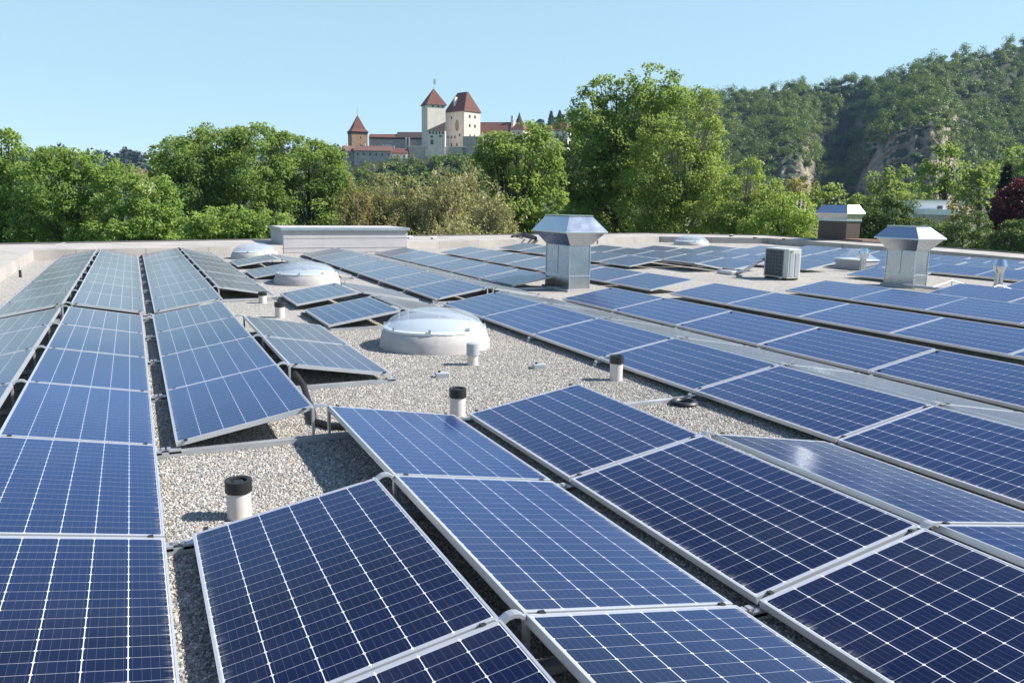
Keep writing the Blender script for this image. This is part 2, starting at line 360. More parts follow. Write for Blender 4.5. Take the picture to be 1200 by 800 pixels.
def make_hill_mat():
    m, nt, p, out = mat("hill_earth_and_rock"); b = NB(nt); v = b.pos()
    gn = b.n('ShaderNodeNewGeometry'); sx = b.n('ShaderNodeSeparateXYZ'); nt.links.new(gn.outputs['Normal'], sx.inputs[0])
    steep = b.ramp(b.m('ADD', sx.outputs[2], b.m('MULTIPLY', b.m('SUBTRACT', b.noise(.05, v, 4), .5), .35)), [(.42, (1, 1, 1)), (.72, (0, 0, 0))])
    mp = b.n('ShaderNodeMapping'); nt.links.new(v, mp.inputs[0]); mp.inputs['Scale'].default_value = (.25, .25, 1.6)
    layers = b.noise(.16, mp.outputs[0], 6, .62)
    rock = b.ramp(layers, [(.28, (.20, .165, .13)), (.42, (.35, .285, .215)), (.5, (.28, .23, .18)), (.6, (.40, .325, .24)), (.75, (.26, .215, .17))])
    rock = b.mix(b.ramp(b.noise(.035, v, 5), [(.58, (0, 0, 0)), (.75, (.8, .8, .8))]), rock, C4((.075, .085, .045)))
    soil = b.ramp(b.noise(.08, v, 5), [(.3, (.022, .038, .012)), (.7, (.05, .066, .022))])
    nt.links.new(b.mix(steep, soil, rock), p.inputs['Base Color']); p.inputs['Roughness'].default_value = .95
    nt.links.new(b.bump(b.noise(.35, mp.outputs[0], 6, .65), .9, 3.0), p.inputs['Normal']); return m
M['hill'] = make_hill_mat()
tag(hb.build('hill', M['hill'], smooth='all'), 'steep wooded hill with two bare sandstone cliffs', 'hill', kind='structure')

def wood_quads(spots, per, lsz):
    """crowns at spots (x, y, z, r, tint): leaf clumps on uneven crowns"""
    Q, T = [], []
    for x, y, z, r, t in spots:
        nl = 6; lob = rng.normal(size=(nl, 3)); lob = unit(lob)*rng.uniform(.2, .75, (nl, 1)); lob[:, 2] = np.abs(lob[:, 2])*1.1
        k = rng.integers(0, nl, per); d = unit(rng.normal(size=(per, 3))); d[:, 2] = np.where(d[:, 2] < -.2, -d[:, 2], d[:, 2])
        c = (lob[k] + d*rng.uniform(.28, .55, (per, 1)))*r*np.array([1, 1, 1.15]) + np.array([x, y, z+r*.9])
        nr = unit(d*.7 + .4*unit(lob)[k] + np.array([.1, 0, .25]) + rng.normal(size=(per, 3))*.5)
        Q.append(leaf_arrays(c, nr, rng.uniform(.7, 1.3, per)*lsz, .8))
        lt = rng.normal(size=nl)*.10
        T.append(np.clip(t + lt[k] + rng.normal(size=per)*.05, 0, 1))
    return np.concatenate(Q), np.concatenate(T)
spots = []
while len(spots) < 3100:
    px = random.uniform(655, 1440); v = random.uniform(.0, 1.06)**.9
    p, cl = hill_point(px, v)
    if cl > .35 and not (px > 1097 or 936 < px < 960) and v < .17 + .05*fbm(px*.1, 3) and random.random() < .95: continue
    if cl > .25 and not (px > 1097 or 936 < px < 960) and v < .24 and random.random() < .6: continue
    t = .42 + .35*fbm(p[0]*.012, p[1]*.012, 7.0) + random.gauss(0, .13)
    if random.random() < .07: t -= .3
    spots.append((p[0], p[1], p[2]-1.0, random.choice((random.uniform(3.0, 5.0), random.uniform(4.2, 7.4)))*(.75 if cl > .3 and v < .3 else 1), t))
q, t = wood_quads(spots, 230, .95)
tag(link('hillside_wood', leaf_mesh('hillside_wood', q, t, LEAF['hill'])), 'dense mixed wood covering the steep hill on the right', 'wood', kind='stuff')

# far ridge behind castle and left grove
FS = [(-60, 190), (60, 184), (100, 182), (140, 186), (170, 188), (260, 186), (400, 181), (440, 190), (560, 175), (600, 160), (640, 148), (680, 146), (740, 150), (800, 160)]
fr = MB(); pxs = list(range(-160, 860, 20))
def ridge(px, k):
    y = float(np.interp(px, [a for a, _ in FS], [b for _, b in FS])); p = at(px, y, 1100); q = at(px, 240, 850); w = at(px, 240, 1500)
    return [(q[0], q[1], GZ-1), (p[0], p[1], p[2]), (w[0], w[1], p[2]-60)][k]
fr.add([ridge(px, k) for px in pxs for k in range(3)], [(i*3+k, (i+1)*3+k, (i+1)*3+k+1, i*3+k+1) for i in range(len(pxs)-1) for k in range(2)])
tag(fr.build('distant_hills', M['ground'], smooth=True), 'low distant hills on the horizon behind the castle', 'hills', kind='structure')
spots = []
for _ in range(620):
    px = random.uniform(-120, 840); u = random.random()**2
    a = np.array(ridge(px, 1)); b0 = np.array(ridge(px, 0)); p = a*(1-u)+b0*u
    spots.append((p[0], p[1], p[2]-3, random.uniform(5, 9), .4+.3*fbm(px*.02, u*4)+random.gauss(0, .12)))
q, t = wood_quads(spots, 46, 4.0)
tag(link('distant_wood', leaf_mesh('distant_wood', q, t, LEAF['far'])), 'bluish band of distant wood along the horizon', 'wood', kind='stuff')
def pine(px, py, Z, h, w, label, group):
    p = at(px, py, Z); Q = []; n = 170
    u = rng.uniform(0, 1, n); a = rng.uniform(0, 2*PI, n); rad = w*.5*(1-u)**.8*rng.uniform(.4, 1, n)
    c = np.stack([rad*np.cos(a), rad*np.sin(a), -h*(1-u)], 1); nr = unit(np.stack([np.cos(a), np.sin(a), np.full(n, .5)], 1)+rng.normal(size=(n, 3))*.3)
    root = thing('pine_tree', label, 'tree', (p[0], p[1], p[2]-h), 0, group)
    link('crown', leaf_mesh('crown', leaf_arrays(c+np.array([0, 0, h]), nr, np.full(n, w*.3), .7), rng.uniform(0, .6, n), LEAF['far']), root)
    MB().tube([(0, 0, -2), (0, 0, h*.9)], [w*.05, w*.01], 6).build('trunk', M['bark'], root)
for (px, py, h, w, lab) in [(103, 176, 16, 12, 'dark pine at the left end of the far ridge above the left grove'), (124, 178, 13, 9, 'small dark pine between the two ends of the far ridge row above the left grove'),
    (147, 177, 17, 12, 'tall dark pine on the far ridge just left of the rounded tree'), (161, 181, 12, 10, 'short dark pine on the far ridge touching the rounded tree'),
    (646, 131, 18, 14, 'left one of two dark pines on the ridge right of the castle'), (656, 130, 18, 13, 'right one of two dark pines on the ridge right of the castle')]:
    pine(px, py, 1060, h, w, lab, 'pines on the far ridge')

# ------------------------------------------------------------------ CASTLE (on its own hill at about 500 m)
ZC = 500.0; KX = ZC/F_PX
def CX(px): return (px-600)*KX                     # level metres to the right of the view axis
def CZ(py, px=520): return float(at(px, py, ZC)[2])
CB = Matrix(((RH[0], FH[0], 0, CAM[0]+FH[0]*ZC), (RH[1], FH[1], 0, CAM[1]+FH[1]*ZC), (0, 0, 1, 0), (0, 0, 0, 1)))
CROT = -YAW
M['c_white'] = plain("lime_plaster", (.66, .60, .53), .9, 0, .06, .3, 0, 1, .2, .25)
M['c_cream'] = plain("old_plaster", (.66, .585, .50), .9, 0, .10, .35, 0, 1, .2, .3)
M['c_stone'] = plain("tower_stone", (.30, .195, .12), .95, 0, .18, .8, .5, 2)
M['c_grey'] = plain("grey_stone", (.38, .345, .315), .95, 0, .22, .5, .4, 2, .2, .3)
M['c_win'] = plain("dark_window", (.05, .05, .06), .3, 0, .2, 1)
def make_tile(name, a, b_):
    m, nt, p, out = mat(name); b = NB(nt); v = b.pos()
    c = b.mix(b.noise(.6, v, 5), C4(a), C4(b_)); nt.links.new(c, p.inputs['Base Color']); p.inputs['Roughness'].default_value = .85
    w = b.n('ShaderNodeTexWave'); w.wave_type = 'BANDS'; w.bands_direction = 'Z'; w.inputs['Scale'].default_value = 1.4; w.inputs['Distortion'].default_value = .6
    nt.links.new(v, w.inputs['Vector']); nt.links.new(b.bump(w.outputs[1], .5, .3), p.inputs['Normal']); return m
M['c_red'] = make_tile("red_roof_tiles", (.125, .052, .040), (.20, .085, .060))
M['c_brown'] = make_tile("brown_roof_tiles", (.13, .075, .062), (.21, .115, .085))
M['c_dark'] = make_tile("dark_roof_tiles", (.055, .042, .040), (.10, .07, .06))
M['c_timber'] = plain("dark_timber", (.07, .055, .05), .9)
def castle_thing(name, label, cat, x, y, z, rot=0, group=None):
    p = CB @ Vector((x, y, z)); o = thing(name, label, cat, p, CROT+rot, group); return o
def wins(parent, spots, w, h, face, size_x, size_y, z0, name='window', mat_=None):
    """windows on a face of a box-shaped body centred on the root; face 'f' front (-y), 'l' left (-x), 'r' right (+x)"""
    for u, zz in spots:
        b = MB()
        if face == 'f': b.box(u-w/2, -size_y/2-.06, zz-h/2, u+w/2, -size_y/2+.25, zz+h/2)
        elif face == 'l': b.box(-size_x/2-.06, u-w/2, zz-h/2, -size_x/2+.25, u+w/2, zz+h/2)
        else: b.box(size_x/2-.25, u-w/2, zz-h/2, size_x/2+.06, u+w/2, zz+h/2)
        b.build(name, mat_ or M['c_win'], parent)
def body(parent, sx, sy, h, m, name='wall', z0=-14.0):
    return MB().box(-sx/2, -sy/2, z0, sx/2, sy/2, h).build(name, m, parent)
def hip(parent, sx, sy, z, hz, over, ridge_x, ridge_y, m, name='roof', kick=0.0):
    a = sx/2+over; c = sy/2+over
    r0 = [(-a, -c, z), (a, -c, z), (a, c, z), (-a, c, z)]; r1 = [(-ridge_x, -ridge_y, z+hz), (ridge_x, -ridge_y, z+hz), (ridge_x, ridge_y, z+hz), (-ridge_x, ridge_y, z+hz)]
    rings = [r0]
    if kick:
        k = .18; a2 = a*(1-.30)+ridge_x*.30; c2 = c*(1-.30)+ridge_y*.30
        rings.append([(-a2, -c2, z+hz*k), (a2, -c2, z+hz*k), (a2, c2, z+hz*k), (-a2, c2, z+hz*k)])
    rings.append(r1); return MB().loft(rings).build(name, m, parent)
def gable(parent, sx, sy, z, hz, over, m, name='roof'):
    b = MB(); a = sx/2+over*.4; c = sy/2+over
    b.add([(-a, -c, z), (a, -c, z), (a, c, z), (-a, c, z), (-a, 0, z+hz), (a, 0, z+hz), (-a, -c, z-.4), (a, -c, z-.4), (a, c, z-.4), (-a, c, z-.4)],
          [(0, 1, 5, 4), (2, 3, 4, 5), (0, 4, 3), (1, 2, 5), (6, 7, 1, 0), (7, 8, 2, 1), (8, 9, 3, 2), (9, 6, 0, 3), (9, 8, 7, 6)])
    return b.build(name, m, parent)

# west tower: square brown tower under a red pyramid
th = R_(25); s = 9.6
t1 = castle_thing('castle_tower', 'brown stone castle tower under a pointed red roof at the left end', 'tower', CX(419), 4, CZ(180), th, 'castle towers')
hh = CZ(156)-CZ(180); body(t1, s, s, hh, M['c_stone'])
MB().box(-s/2-.25, -s/2-.25, hh-1.2, s/2+.25, s/2+.25, hh).build('timber_gallery', M['c_timber'], t1)
hip(t1, s, s, hh, CZ(136)-CZ(156), .7, .12, .12, M['c_red'], kick=.2)
MB().tube([(0, 0, hh+9), (0, 0, hh+15.5)], [.16, .05], 6).build('finial', M['c_grey'], t1)
wins(t1, [(.6, hh-3.4), (.6, hh-8)], .8, 1.3, 'f', s, s, 0)
# long wall with covered walkway
x0, x1 = CX(431), CX(495); wl = castle_thing('castle_wall', 'long grey castle wall with a covered walkway between the brown and white towers', 'castle wall', (x0+x1)/2, 9, CZ(172), R_(0))
L = x1-x0; hw = CZ(163)-CZ(172)
MB().box(-L/2, -2, -14, L/2, 2, hw).build('wall', M['c_grey'], wl)
MB().box(-L/2, -2.3, hw, L/2, 2.3, hw+.9).build('timber_gallery', M['c_timber'], wl)
rb = MB(); xm = CX(463)-(x0+x1)/2
for nm_, a, c, zz, mm in (('red_roof', -L/2, xm, CZ(159.5)-CZ(172), M['c_red']), ('dark_roof', xm, L/2, CZ(156.5)-CZ(172), M['c_dark'])):
    rb = MB(); e = hw+.9
    rb.add([(a, -3.0, e), (c, -3.0, e), (c, 2.6, e), (a, 2.6, e), (a, .6, zz+1.2), (c, .6, zz+1.4)], [(0, 1, 5, 4), (2, 3, 4, 5), (0, 4, 3), (1, 2, 5), (3, 2, 1, 0)]); rb.build('roof', mm, wl)
for px in (474, 477.6):
    MB().box(CX(px)-(x0+x1)/2-.45, -4.0, -1, CX(px)-(x0+x1)/2+.45, -3.1, CZ(161)-CZ(172)).build('chimney', M['c_white'], wl)
MB().box(CX(446)-(x0+x1)/2, -3.2, -2, CX(457)-(x0+x1)/2, -2.2, 1.2).build('plaster_patch', M['c_white'], wl)
# lower house below the west tower, in two sections
for nm, pa, pb, zt, zb, mm, rm, lab, dy, rot in (
    ('castle_house', 407, 424, 180, 205, 'c_grey', 'c_brown', 'narrow grey castle house with brown roof below the brown tower', -9, R_(28)),
    ('castle_house', 422, 463, 180, 206, 'c_grey', 'c_brown', 'wide grey castle house with a brown roof and a row of dark windows', -12, 0),
    ('castle_house', 459, 480.5, 182, 205, 'c_cream', 'c_red', 'small cream castle house with an orange red roof', -11, R_(-3))):
    xa, xb = CX(pa), CX(pb); w = xb-xa; h = CZ(zt)-CZ(zb)
    o = castle_thing(nm, lab, 'house', (xa+xb)/2, dy, CZ(zb), rot, 'castle houses')
    body(o, w, 9, h, M[mm], z0=-10); gable(o, w, 9, h, CZ(174.3)-CZ(180.5), .6, M[rm])
    k = max(2, int(w/3.4)); wins(o, [(-w/2+w*(i+.6)/k, h-2.0) for i in range(k)], 1.0, 1.4, 'f', w, 9, 0)
    if w > 12: wins(o, [(-w/2+w*(i+.7)/4, h-6.5) for i in range(4)], .7, 1.0, 'f', w, 9, 0)
    MB().box(-w/4-.4, -.5, h+1, -w/4+.4, .5, h+4.4).build('chimney', M['c_cream'], o)
# retaining walls in front
for pa, pb, zt, zb, dy, mm, lab in ((480, 545, 174, 205, -9, 'c_grey', 'grey stone terrace wall below the white castle tower'), (461, 560, 189, 230, -17, 'c_grey', 'long lower stone wall at the foot of the castle rock')):
    xa, xb = CX(pa), CX(pb); w = xb-xa; o = castle_thing('terrace_wall', lab, 'wall', (xa+xb)/2, dy, CZ(zb), 0, 'terrace walls of the castle')
    MB().box(-w/2, -2, -10, w/2, 6, CZ(zt)-CZ(zb)).build('wall', M[mm], o)
    MB().box(-w/2-.2, -2.3, CZ(zt)-CZ(zb), w/2+.2, -1.2, CZ(zt)-CZ(zb)+.5).build('coping', M['c_cream'], o)
    if pa == 480: MB().box(CX(500)-(xa+xb)/2, -2.08, CZ(185)-CZ(zb), CX(505)-(xa+xb)/2, -1.9, CZ(175.5)-CZ(zb)).build('plaster_patch', M['c_white'], o)
# white keep
s = 11.2; th = R_(24)
t2 = castle_thing('castle_tower', 'tall white castle tower under a pointed red roof with a flag pole', 'tower', CX(507.5), -3, CZ(172), th, 'castle towers')
hh = CZ(125)-CZ(172); body(t2, s, s, hh, M['c_white'])
hip(t2, s, s, hh, CZ(105)-CZ(125), .8, .12, .12, M['c_red'])
MB().tube([(0, 0, hh+10), (0, 0, hh+15.5)], [.14, .06], 6).add([(0, 0, hh+12), (1.3, -.4, hh+12.3), (1.2, -.4, hh+15), (0, 0, hh+15.2)], [(0, 1, 2, 3)]).build('flag_pole', M['c_white'], t2)
wins(t2, [(1.0, hh-.8), (-2.2, hh-.8), (3.6, hh-.8)], 1.3, 1.0, 'f', s, s, 0); wins(t2, [(0, hh-.8)], 1.2, 1.0, 'l', s, s, 0)
# linking house between keep and great tower
xa, xb = CX(503), CX(522); w = xb-xa
o = castle_thing('castle_house', 'small castle building with dark lean-to roof between the two tall towers', 'house', (xa+xb)/2, -9.5, CZ(173), 0, 'castle houses')
h = CZ(155.5)-CZ(173); body(o, w, 7, h, M['c_cream'])
MB().add([(-w/2-.5, -4.2, h), (w/2, -4.2, h), (w/2, 3.5, h), (-w/2-.5, 3.5, h), (w/2, -1, h+5.2), (w/2, 3.5, h+5.2)], [(0, 1, 4), (0, 4, 5, 3), (1, 2, 5, 4), (2, 3, 5), (3, 2, 1, 0)]).build('roof', M['c_dark'], o)
MB().box(-w/2-.1, -3.62, h-2.2, w/2, -3.3, h-.2).build('gallery_front', M['c_cream'], o)
wins(o, [(-w/2+1.2+i*1.9, h-1.2) for i in range(5)], 1.0, 1.5, 'f', w, 7.3, 0); wins(o, [(-w/2+2.4, 2.2)], 1.7, 2.8, 'f', w, 7, 0, 'gate'); wins(o, [(-w/2+2.2, 5.2), (2.4, 5.6)], 1.6, 1.1, 'f', w, 7, 0)
# great residence tower
sx, sy = 10.6, 14.5; th = R_(38)
t3 = castle_thing('castle_tower', 'massive cream castle tower with steep red hipped roof and painted dial', 'tower', CX(538.5), 14, CZ(169), 0, 'castle towers')
t3.rotation_euler[2] = CROT + R_(46)
sx, sy = 13.4, 17.2
hh = CZ(130)-CZ(170); body(t3, sx, sy, hh, M['c_cream'])
hip(t3, sx, sy, hh, CZ(105.5)-CZ(130), .6, .6, 4.2, M['c_red'])
wins(t3, [(u, z) for u in (-2.2, 2.2) for z in (hh-2.9, hh-8.3)], 1.4, 1.9, 'f', sx, sy, 0); wins(t3, [(u, hh-14.6) for u in (-1.8, 1.8)], 1.2, 2.2, 'f', sx, sy, 0)
wins(t3, [(6, hh-14.8), (2.8, hh-15), (-.2, hh-15), (-4.6, hh-14), (2.8, hh-19.5), (-2.2, hh-19.5), (2.8, hh-3.4)], 1.2, 1.7, 'l', sx, sy, 0)
ob = MB(); ob.loft([[(-sx/2-dx, -2.2+1.7*math.cos(a)*k, hh-8.2+3.4*math.sin(a)*k) for a in np.linspace(0, 2*PI, 20, endpoint=False)] for dx, k in ((.0, 1), (.16, 1), (.2, .75))])
ob.build('painted_dial', plain("dial_paint", (.30, .22, .17), .8, 0, .5, .9), t3)
MB().box(-sx/2+1.2, 1.2, hh+3.5, -sx/2+3.6, 2.4, hh+9).build('chimney', M['c_cream'], t3)
for u in (-2.4, 2.0): MB().box(u-.5, -sy/2+.1, hh+1.0, u+.5, -sy/2+2, hh+2.0).build('dormer', M['c_dark'], t3)
# bastion at its foot
o = castle_thing('terrace_wall', 'short grey bastion wall at the foot of the great castle tower', 'wall', CX(553), -9, CZ(185), 0, 'terrace walls of the castle')
MB().box(-6, -2, -12, 6, 5, CZ(161)-CZ(185)).build('wall', M['c_grey'], o)
# right hand wing with stepped gable
xa, xb = CX(558), CX(597); w = xb-xa
o = castle_thing('castle_wing', 'castle wing with long orange red roof ending in a stepped white gable', 'house', (xa+xb)/2, 25, CZ(170), R_(-10), 'castle houses')
h = CZ(152)-CZ(170); body(o, w, 13, h, M['c_white']); gable(o, w, 13, h, CZ(137.5)-CZ(152), .6, M['c_red'])
gb = MB()
for k in range(6):
    u = k/6; gb.box(w/2-.2, -6.9+k*1.15, h-1, w/2+.9, 6.9-k*1.15, h+1.5+1.35*k)
gb.build('stepped_gable', M['c_white'], o); wins(o, [(-w/2+3+i*4.2, h-3) for i in range(4)], 1.1, 1.7, 'f', w, 13, 0)
MB().box(w/2-1, -1, h+6, w/2+.4, .4, h+11).build('chimney', M['c_white'], o)
# roof and slim turret beyond
o = castle_thing('castle_turret', 'slim castle turret with pointed grey spire above the stepped gable', 'tower', CX(604.5), 14, CZ(160), 0, 'castle towers')
h = CZ(139)-CZ(160); MB().lathe([(1.9, -10), (1.9, h)], 10).build('wall', M['c_cream'], o); MB().lathe([(2.3, h), (1.1, h+2.6), (.06, CZ(127)-CZ(160))], 10).build('roof', M['c_dark'], o)
o = castle_thing('castle_house', 'castle house with red roof half hidden right of the stepped gable', 'house', CX(606), 10, CZ(165), R_(-30), 'castle houses')
h = CZ(150)-CZ(165); body(o, 9, 9, h, M['c_cream']); hip(o, 9, 9, h, CZ(140)-CZ(150), .5, 2, .3, M['c_red']); wins(o, [(-2, h-2), (1.5, h-2)], 1, 1.5, 'f', 9, 9, 0)
o = castle_thing('castle_house', 'white castle house with a red hipped roof right of the tree', 'house', CX(651), 6, CZ(170), R_(-20), 'castle houses')
h = CZ(151)-CZ(170); body(o, 13, 9, h, M['c_white']); hip(o, 13, 9, h, CZ(139.5)-CZ(151), .6, 3.5, .3, M['c_red']); wins(o, [(-3.6, h-3), (0, h-3), (3.8, h-3)], 1.5, 2.4, 'f', 13, 9, 0); wins(o, [(0, h-3)], 1.4, 2.2, 'r', 13, 9, 0)
# castle mound
mb = MB(); nx, ny = 60, 26
def mound(i, j):
    px = 372+(700-372)*i/(nx-1); v = j/(ny-1); Z = 380+190*v
    prof = np.interp(px, [372, 400, 430, 470, 520, 560, 620, 660, 700], [208, 200, 193, 188.5, 185, 182, 178, 176, 182])
    ztop = CZ(prof); zz = GZ + (ztop-GZ)*min(1, (v/.52))**1.6
    edge = min(1, i/6, (nx-1-i)/4)
    zz = GZ+(zz-GZ)*edge + (2.2*fbm(px*.05, v*8)-1.0 if v < .5 else -.8)
    p = at(px, 240, Z); return (p[0], p[1], zz)
mb.add([mound(i, j) for i in range(nx) for j in range(ny)], [(i*ny+j, (i+1)*ny+j, (i+1)*ny+j+1, i*ny+j+1) for i in range(nx-1) for j in range(ny-1)])
tag(mb.build('castle_hill', M['hill']), 'rocky green hill carrying the castle', 'hill', kind='structure')
spots = []
for _ in range(1100):
    i = random.uniform(1, nx-2); j = random.uniform(0, 12.0); p = mound(i, j); spots.append((p[0], p[1], p[2]-1.5, random.uniform(1.5, 3.2) if j < 10 else random.uniform(1.8, 4.4), .45+random.gauss(0, .18)))
q, t = wood_quads(spots, 60, 1.1)
tag(link('castle_hill_shrubs', leaf_mesh('castle_hill_shrubs', q, t, LEAF['hill'])), 'green scrub on the slope below the castle walls', 'scrub', kind='stuff')

# ------------------------------------------------------------------ BUILDING
OUT = [(-9, -8), (-9, 12), (-9, 26.8), (-.16, 29.3), (4.3, 30.5), (10.5, 32.8), (15.7, 33.8), (24.0, 35.0), (29.2, 32.2), (28.6, 26.0), (28.4, 21.8), (27.6, 17.6), (26.6, 8), (25.6, -8)]
INN = [(-2.52, -8), (-2.52, 12), (-2.52, 25.9), (-.5, 26.1), (2.75, 26.8), (9.35, 29.1), (14.4, 30.3), (22.8, 32.4), (27.6, 30.3), (27.2, 24.9), (26.6, 20.4), (25.6, 16.2), (24.8, 8), (24.0, -8)]
bld = thing('flat_roofed_building', 'flat roofed building whose gravel roof carries the solar panels', 'building', (0, 0, 0))
b = MB(); nO = len(OUT); ZP = .27
b.add([(x, y, ZP+.03) for x, y in OUT]+[(x, y, ZP) for x, y in INN]+[(x, y, -.05) for x, y in INN]+[(x, y, ZP-.25) for x, y in OUT],
      [f for i in range(nO-1) for f in ((i, i+1, nO+i+1, nO+i), (nO+i, nO+i+1, 2*nO+i+1, 2*nO+i), (i+1, i, 3*nO+i, 3*nO+i+1))])
b.build('parapet', M['cap'], bld)
b = MB()
for i in range(nO-1):      # dark metal drip edge outside
    (xa, ya), (xb, yb) = OUT[i], OUT[i+1]; d = Vector((xb-xa, yb-ya, 0)).normalized(); nrm = Vector((-d.y, d.x, 0))
    q = [Vector((xa, ya, 0)), Vector((xb, yb, 0))]
    b.add([(p+nrm*o)[:2]+(z,) for p in q for o, z in ((-.05, ZP+.034), (-.05, ZP+.07), (.04, ZP+.07), (.04, ZP-.15))], [(0, 4, 5, 1), (1, 5, 6, 2), (2, 6, 7, 3)])
b.build('drip_edge', plain("drip_edge_metal", (.16, .15, .15), .5, .5, .1, 3), bld)
b = MB(); b.add([(x*.998, y*.998, ZP-.25) for x, y in OUT]+[(x*.998, y*.998, GZ) for x, y in OUT], [(i+1, i, nO+i, nO+i+1) for i in range(nO-1)]+[(0, nO-1, 2*nO-1, nO)])
b.build('wall', M['wall'], bld)
b = MB(); b.add([(x, y, -.05) for x, y in INN], [tuple(range(nO-1, -1, -1))]); b.build('roof_deck', M['membrane'], bld)
# seams of the membrane upstand: small laps on the parapet
# ---- gravel: a sheet of small stones, real pebbles close to the camera
def gravel_colors(b, f):
    return b.ramp(f, [(0, (.11, .108, .104)), (.12, (.20, .195, .185)), (.32, (.29, .28, .265)), (.48, (.36, .335, .30)), (.6, (.41, .395, .37)), (.74, (.35, .28, .21)), (.86, (.54, .515, .475)), (1, (.66, .635, .59))])
def make_gravel_mat():
    m, nt, p, out = mat("gravel_bed"); b = NB(nt); v = b.pos()
    vo = b.n('ShaderNodeTexVoronoi'); vo.inputs['Scale'].default_value = 40; nt.links.new(v, vo.inputs['Vector'])
    sx = b.n('ShaderNodeSeparateColor'); nt.links.new(vo.outputs['Color'], sx.inputs[0])
    c = gravel_colors(b, sx.outputs[0])
    edge = b.ramp(vo.outputs['Distance'], [(.40, (1, 1, 1)), (.8, (.48, .47, .46))])
    c = b.mix(1.0, c, edge, 'MULTIPLY')
    big = b.ramp(b.noise(.55, v, 5, .62), [(.28, (.66, .66, .63)), (.5, (.98, .97, .95)), (.75, (1.08, 1.06, 1.03))])
    c = b.mix(1.0, c, big, 'MULTIPLY'); moss = b.ramp(b.noise(.42, v, 6, .65), [(.60, (0, 0, 0)), (.74, (1, 1, 1))])
    c = b.mix(.35, c, C4((.48, .465, .435))); c = b.mix(b.m('MULTIPLY', moss, .32), c, C4((.15, .15, .10)))
    nt.links.new(c, p.inputs['Base Color']); p.inputs['Roughness'].default_value = .9; p.inputs['Specular IOR Level'].default_value = .3
    bp = b.n('ShaderNodeBump'); bp.inputs['Strength'].default_value = 1.0; bp.inputs['Distance'].default_value = .012; bp.invert = True
    nt.links.new(vo.outputs['Distance'], bp.inputs['Height']); nt.links.new(bp.outputs[0], p.inputs['Normal']); return m
def make_pebble_mat():
    m, nt, p, out = mat("pebble"); b = NB(nt)
    c = gravel_colors(b, b.n('ShaderNodeObjectInfo').outputs['Random'])
    nt.links.new(c, p.inputs['Base Color']); p.inputs['Roughness'].default_value = .85; p.inputs['Specular IOR Level'].default_value = .3; return m
M['gravel'] = make_gravel_mat(); M['pebble'] = make_pebble_mat()
gb = MB(); inn2 = [(x*.9995, y*.9995) for x, y in INN]
gb.add([(x, y, 0) for x, y in inn2], [tuple(range(nO-1, -1, -1))])
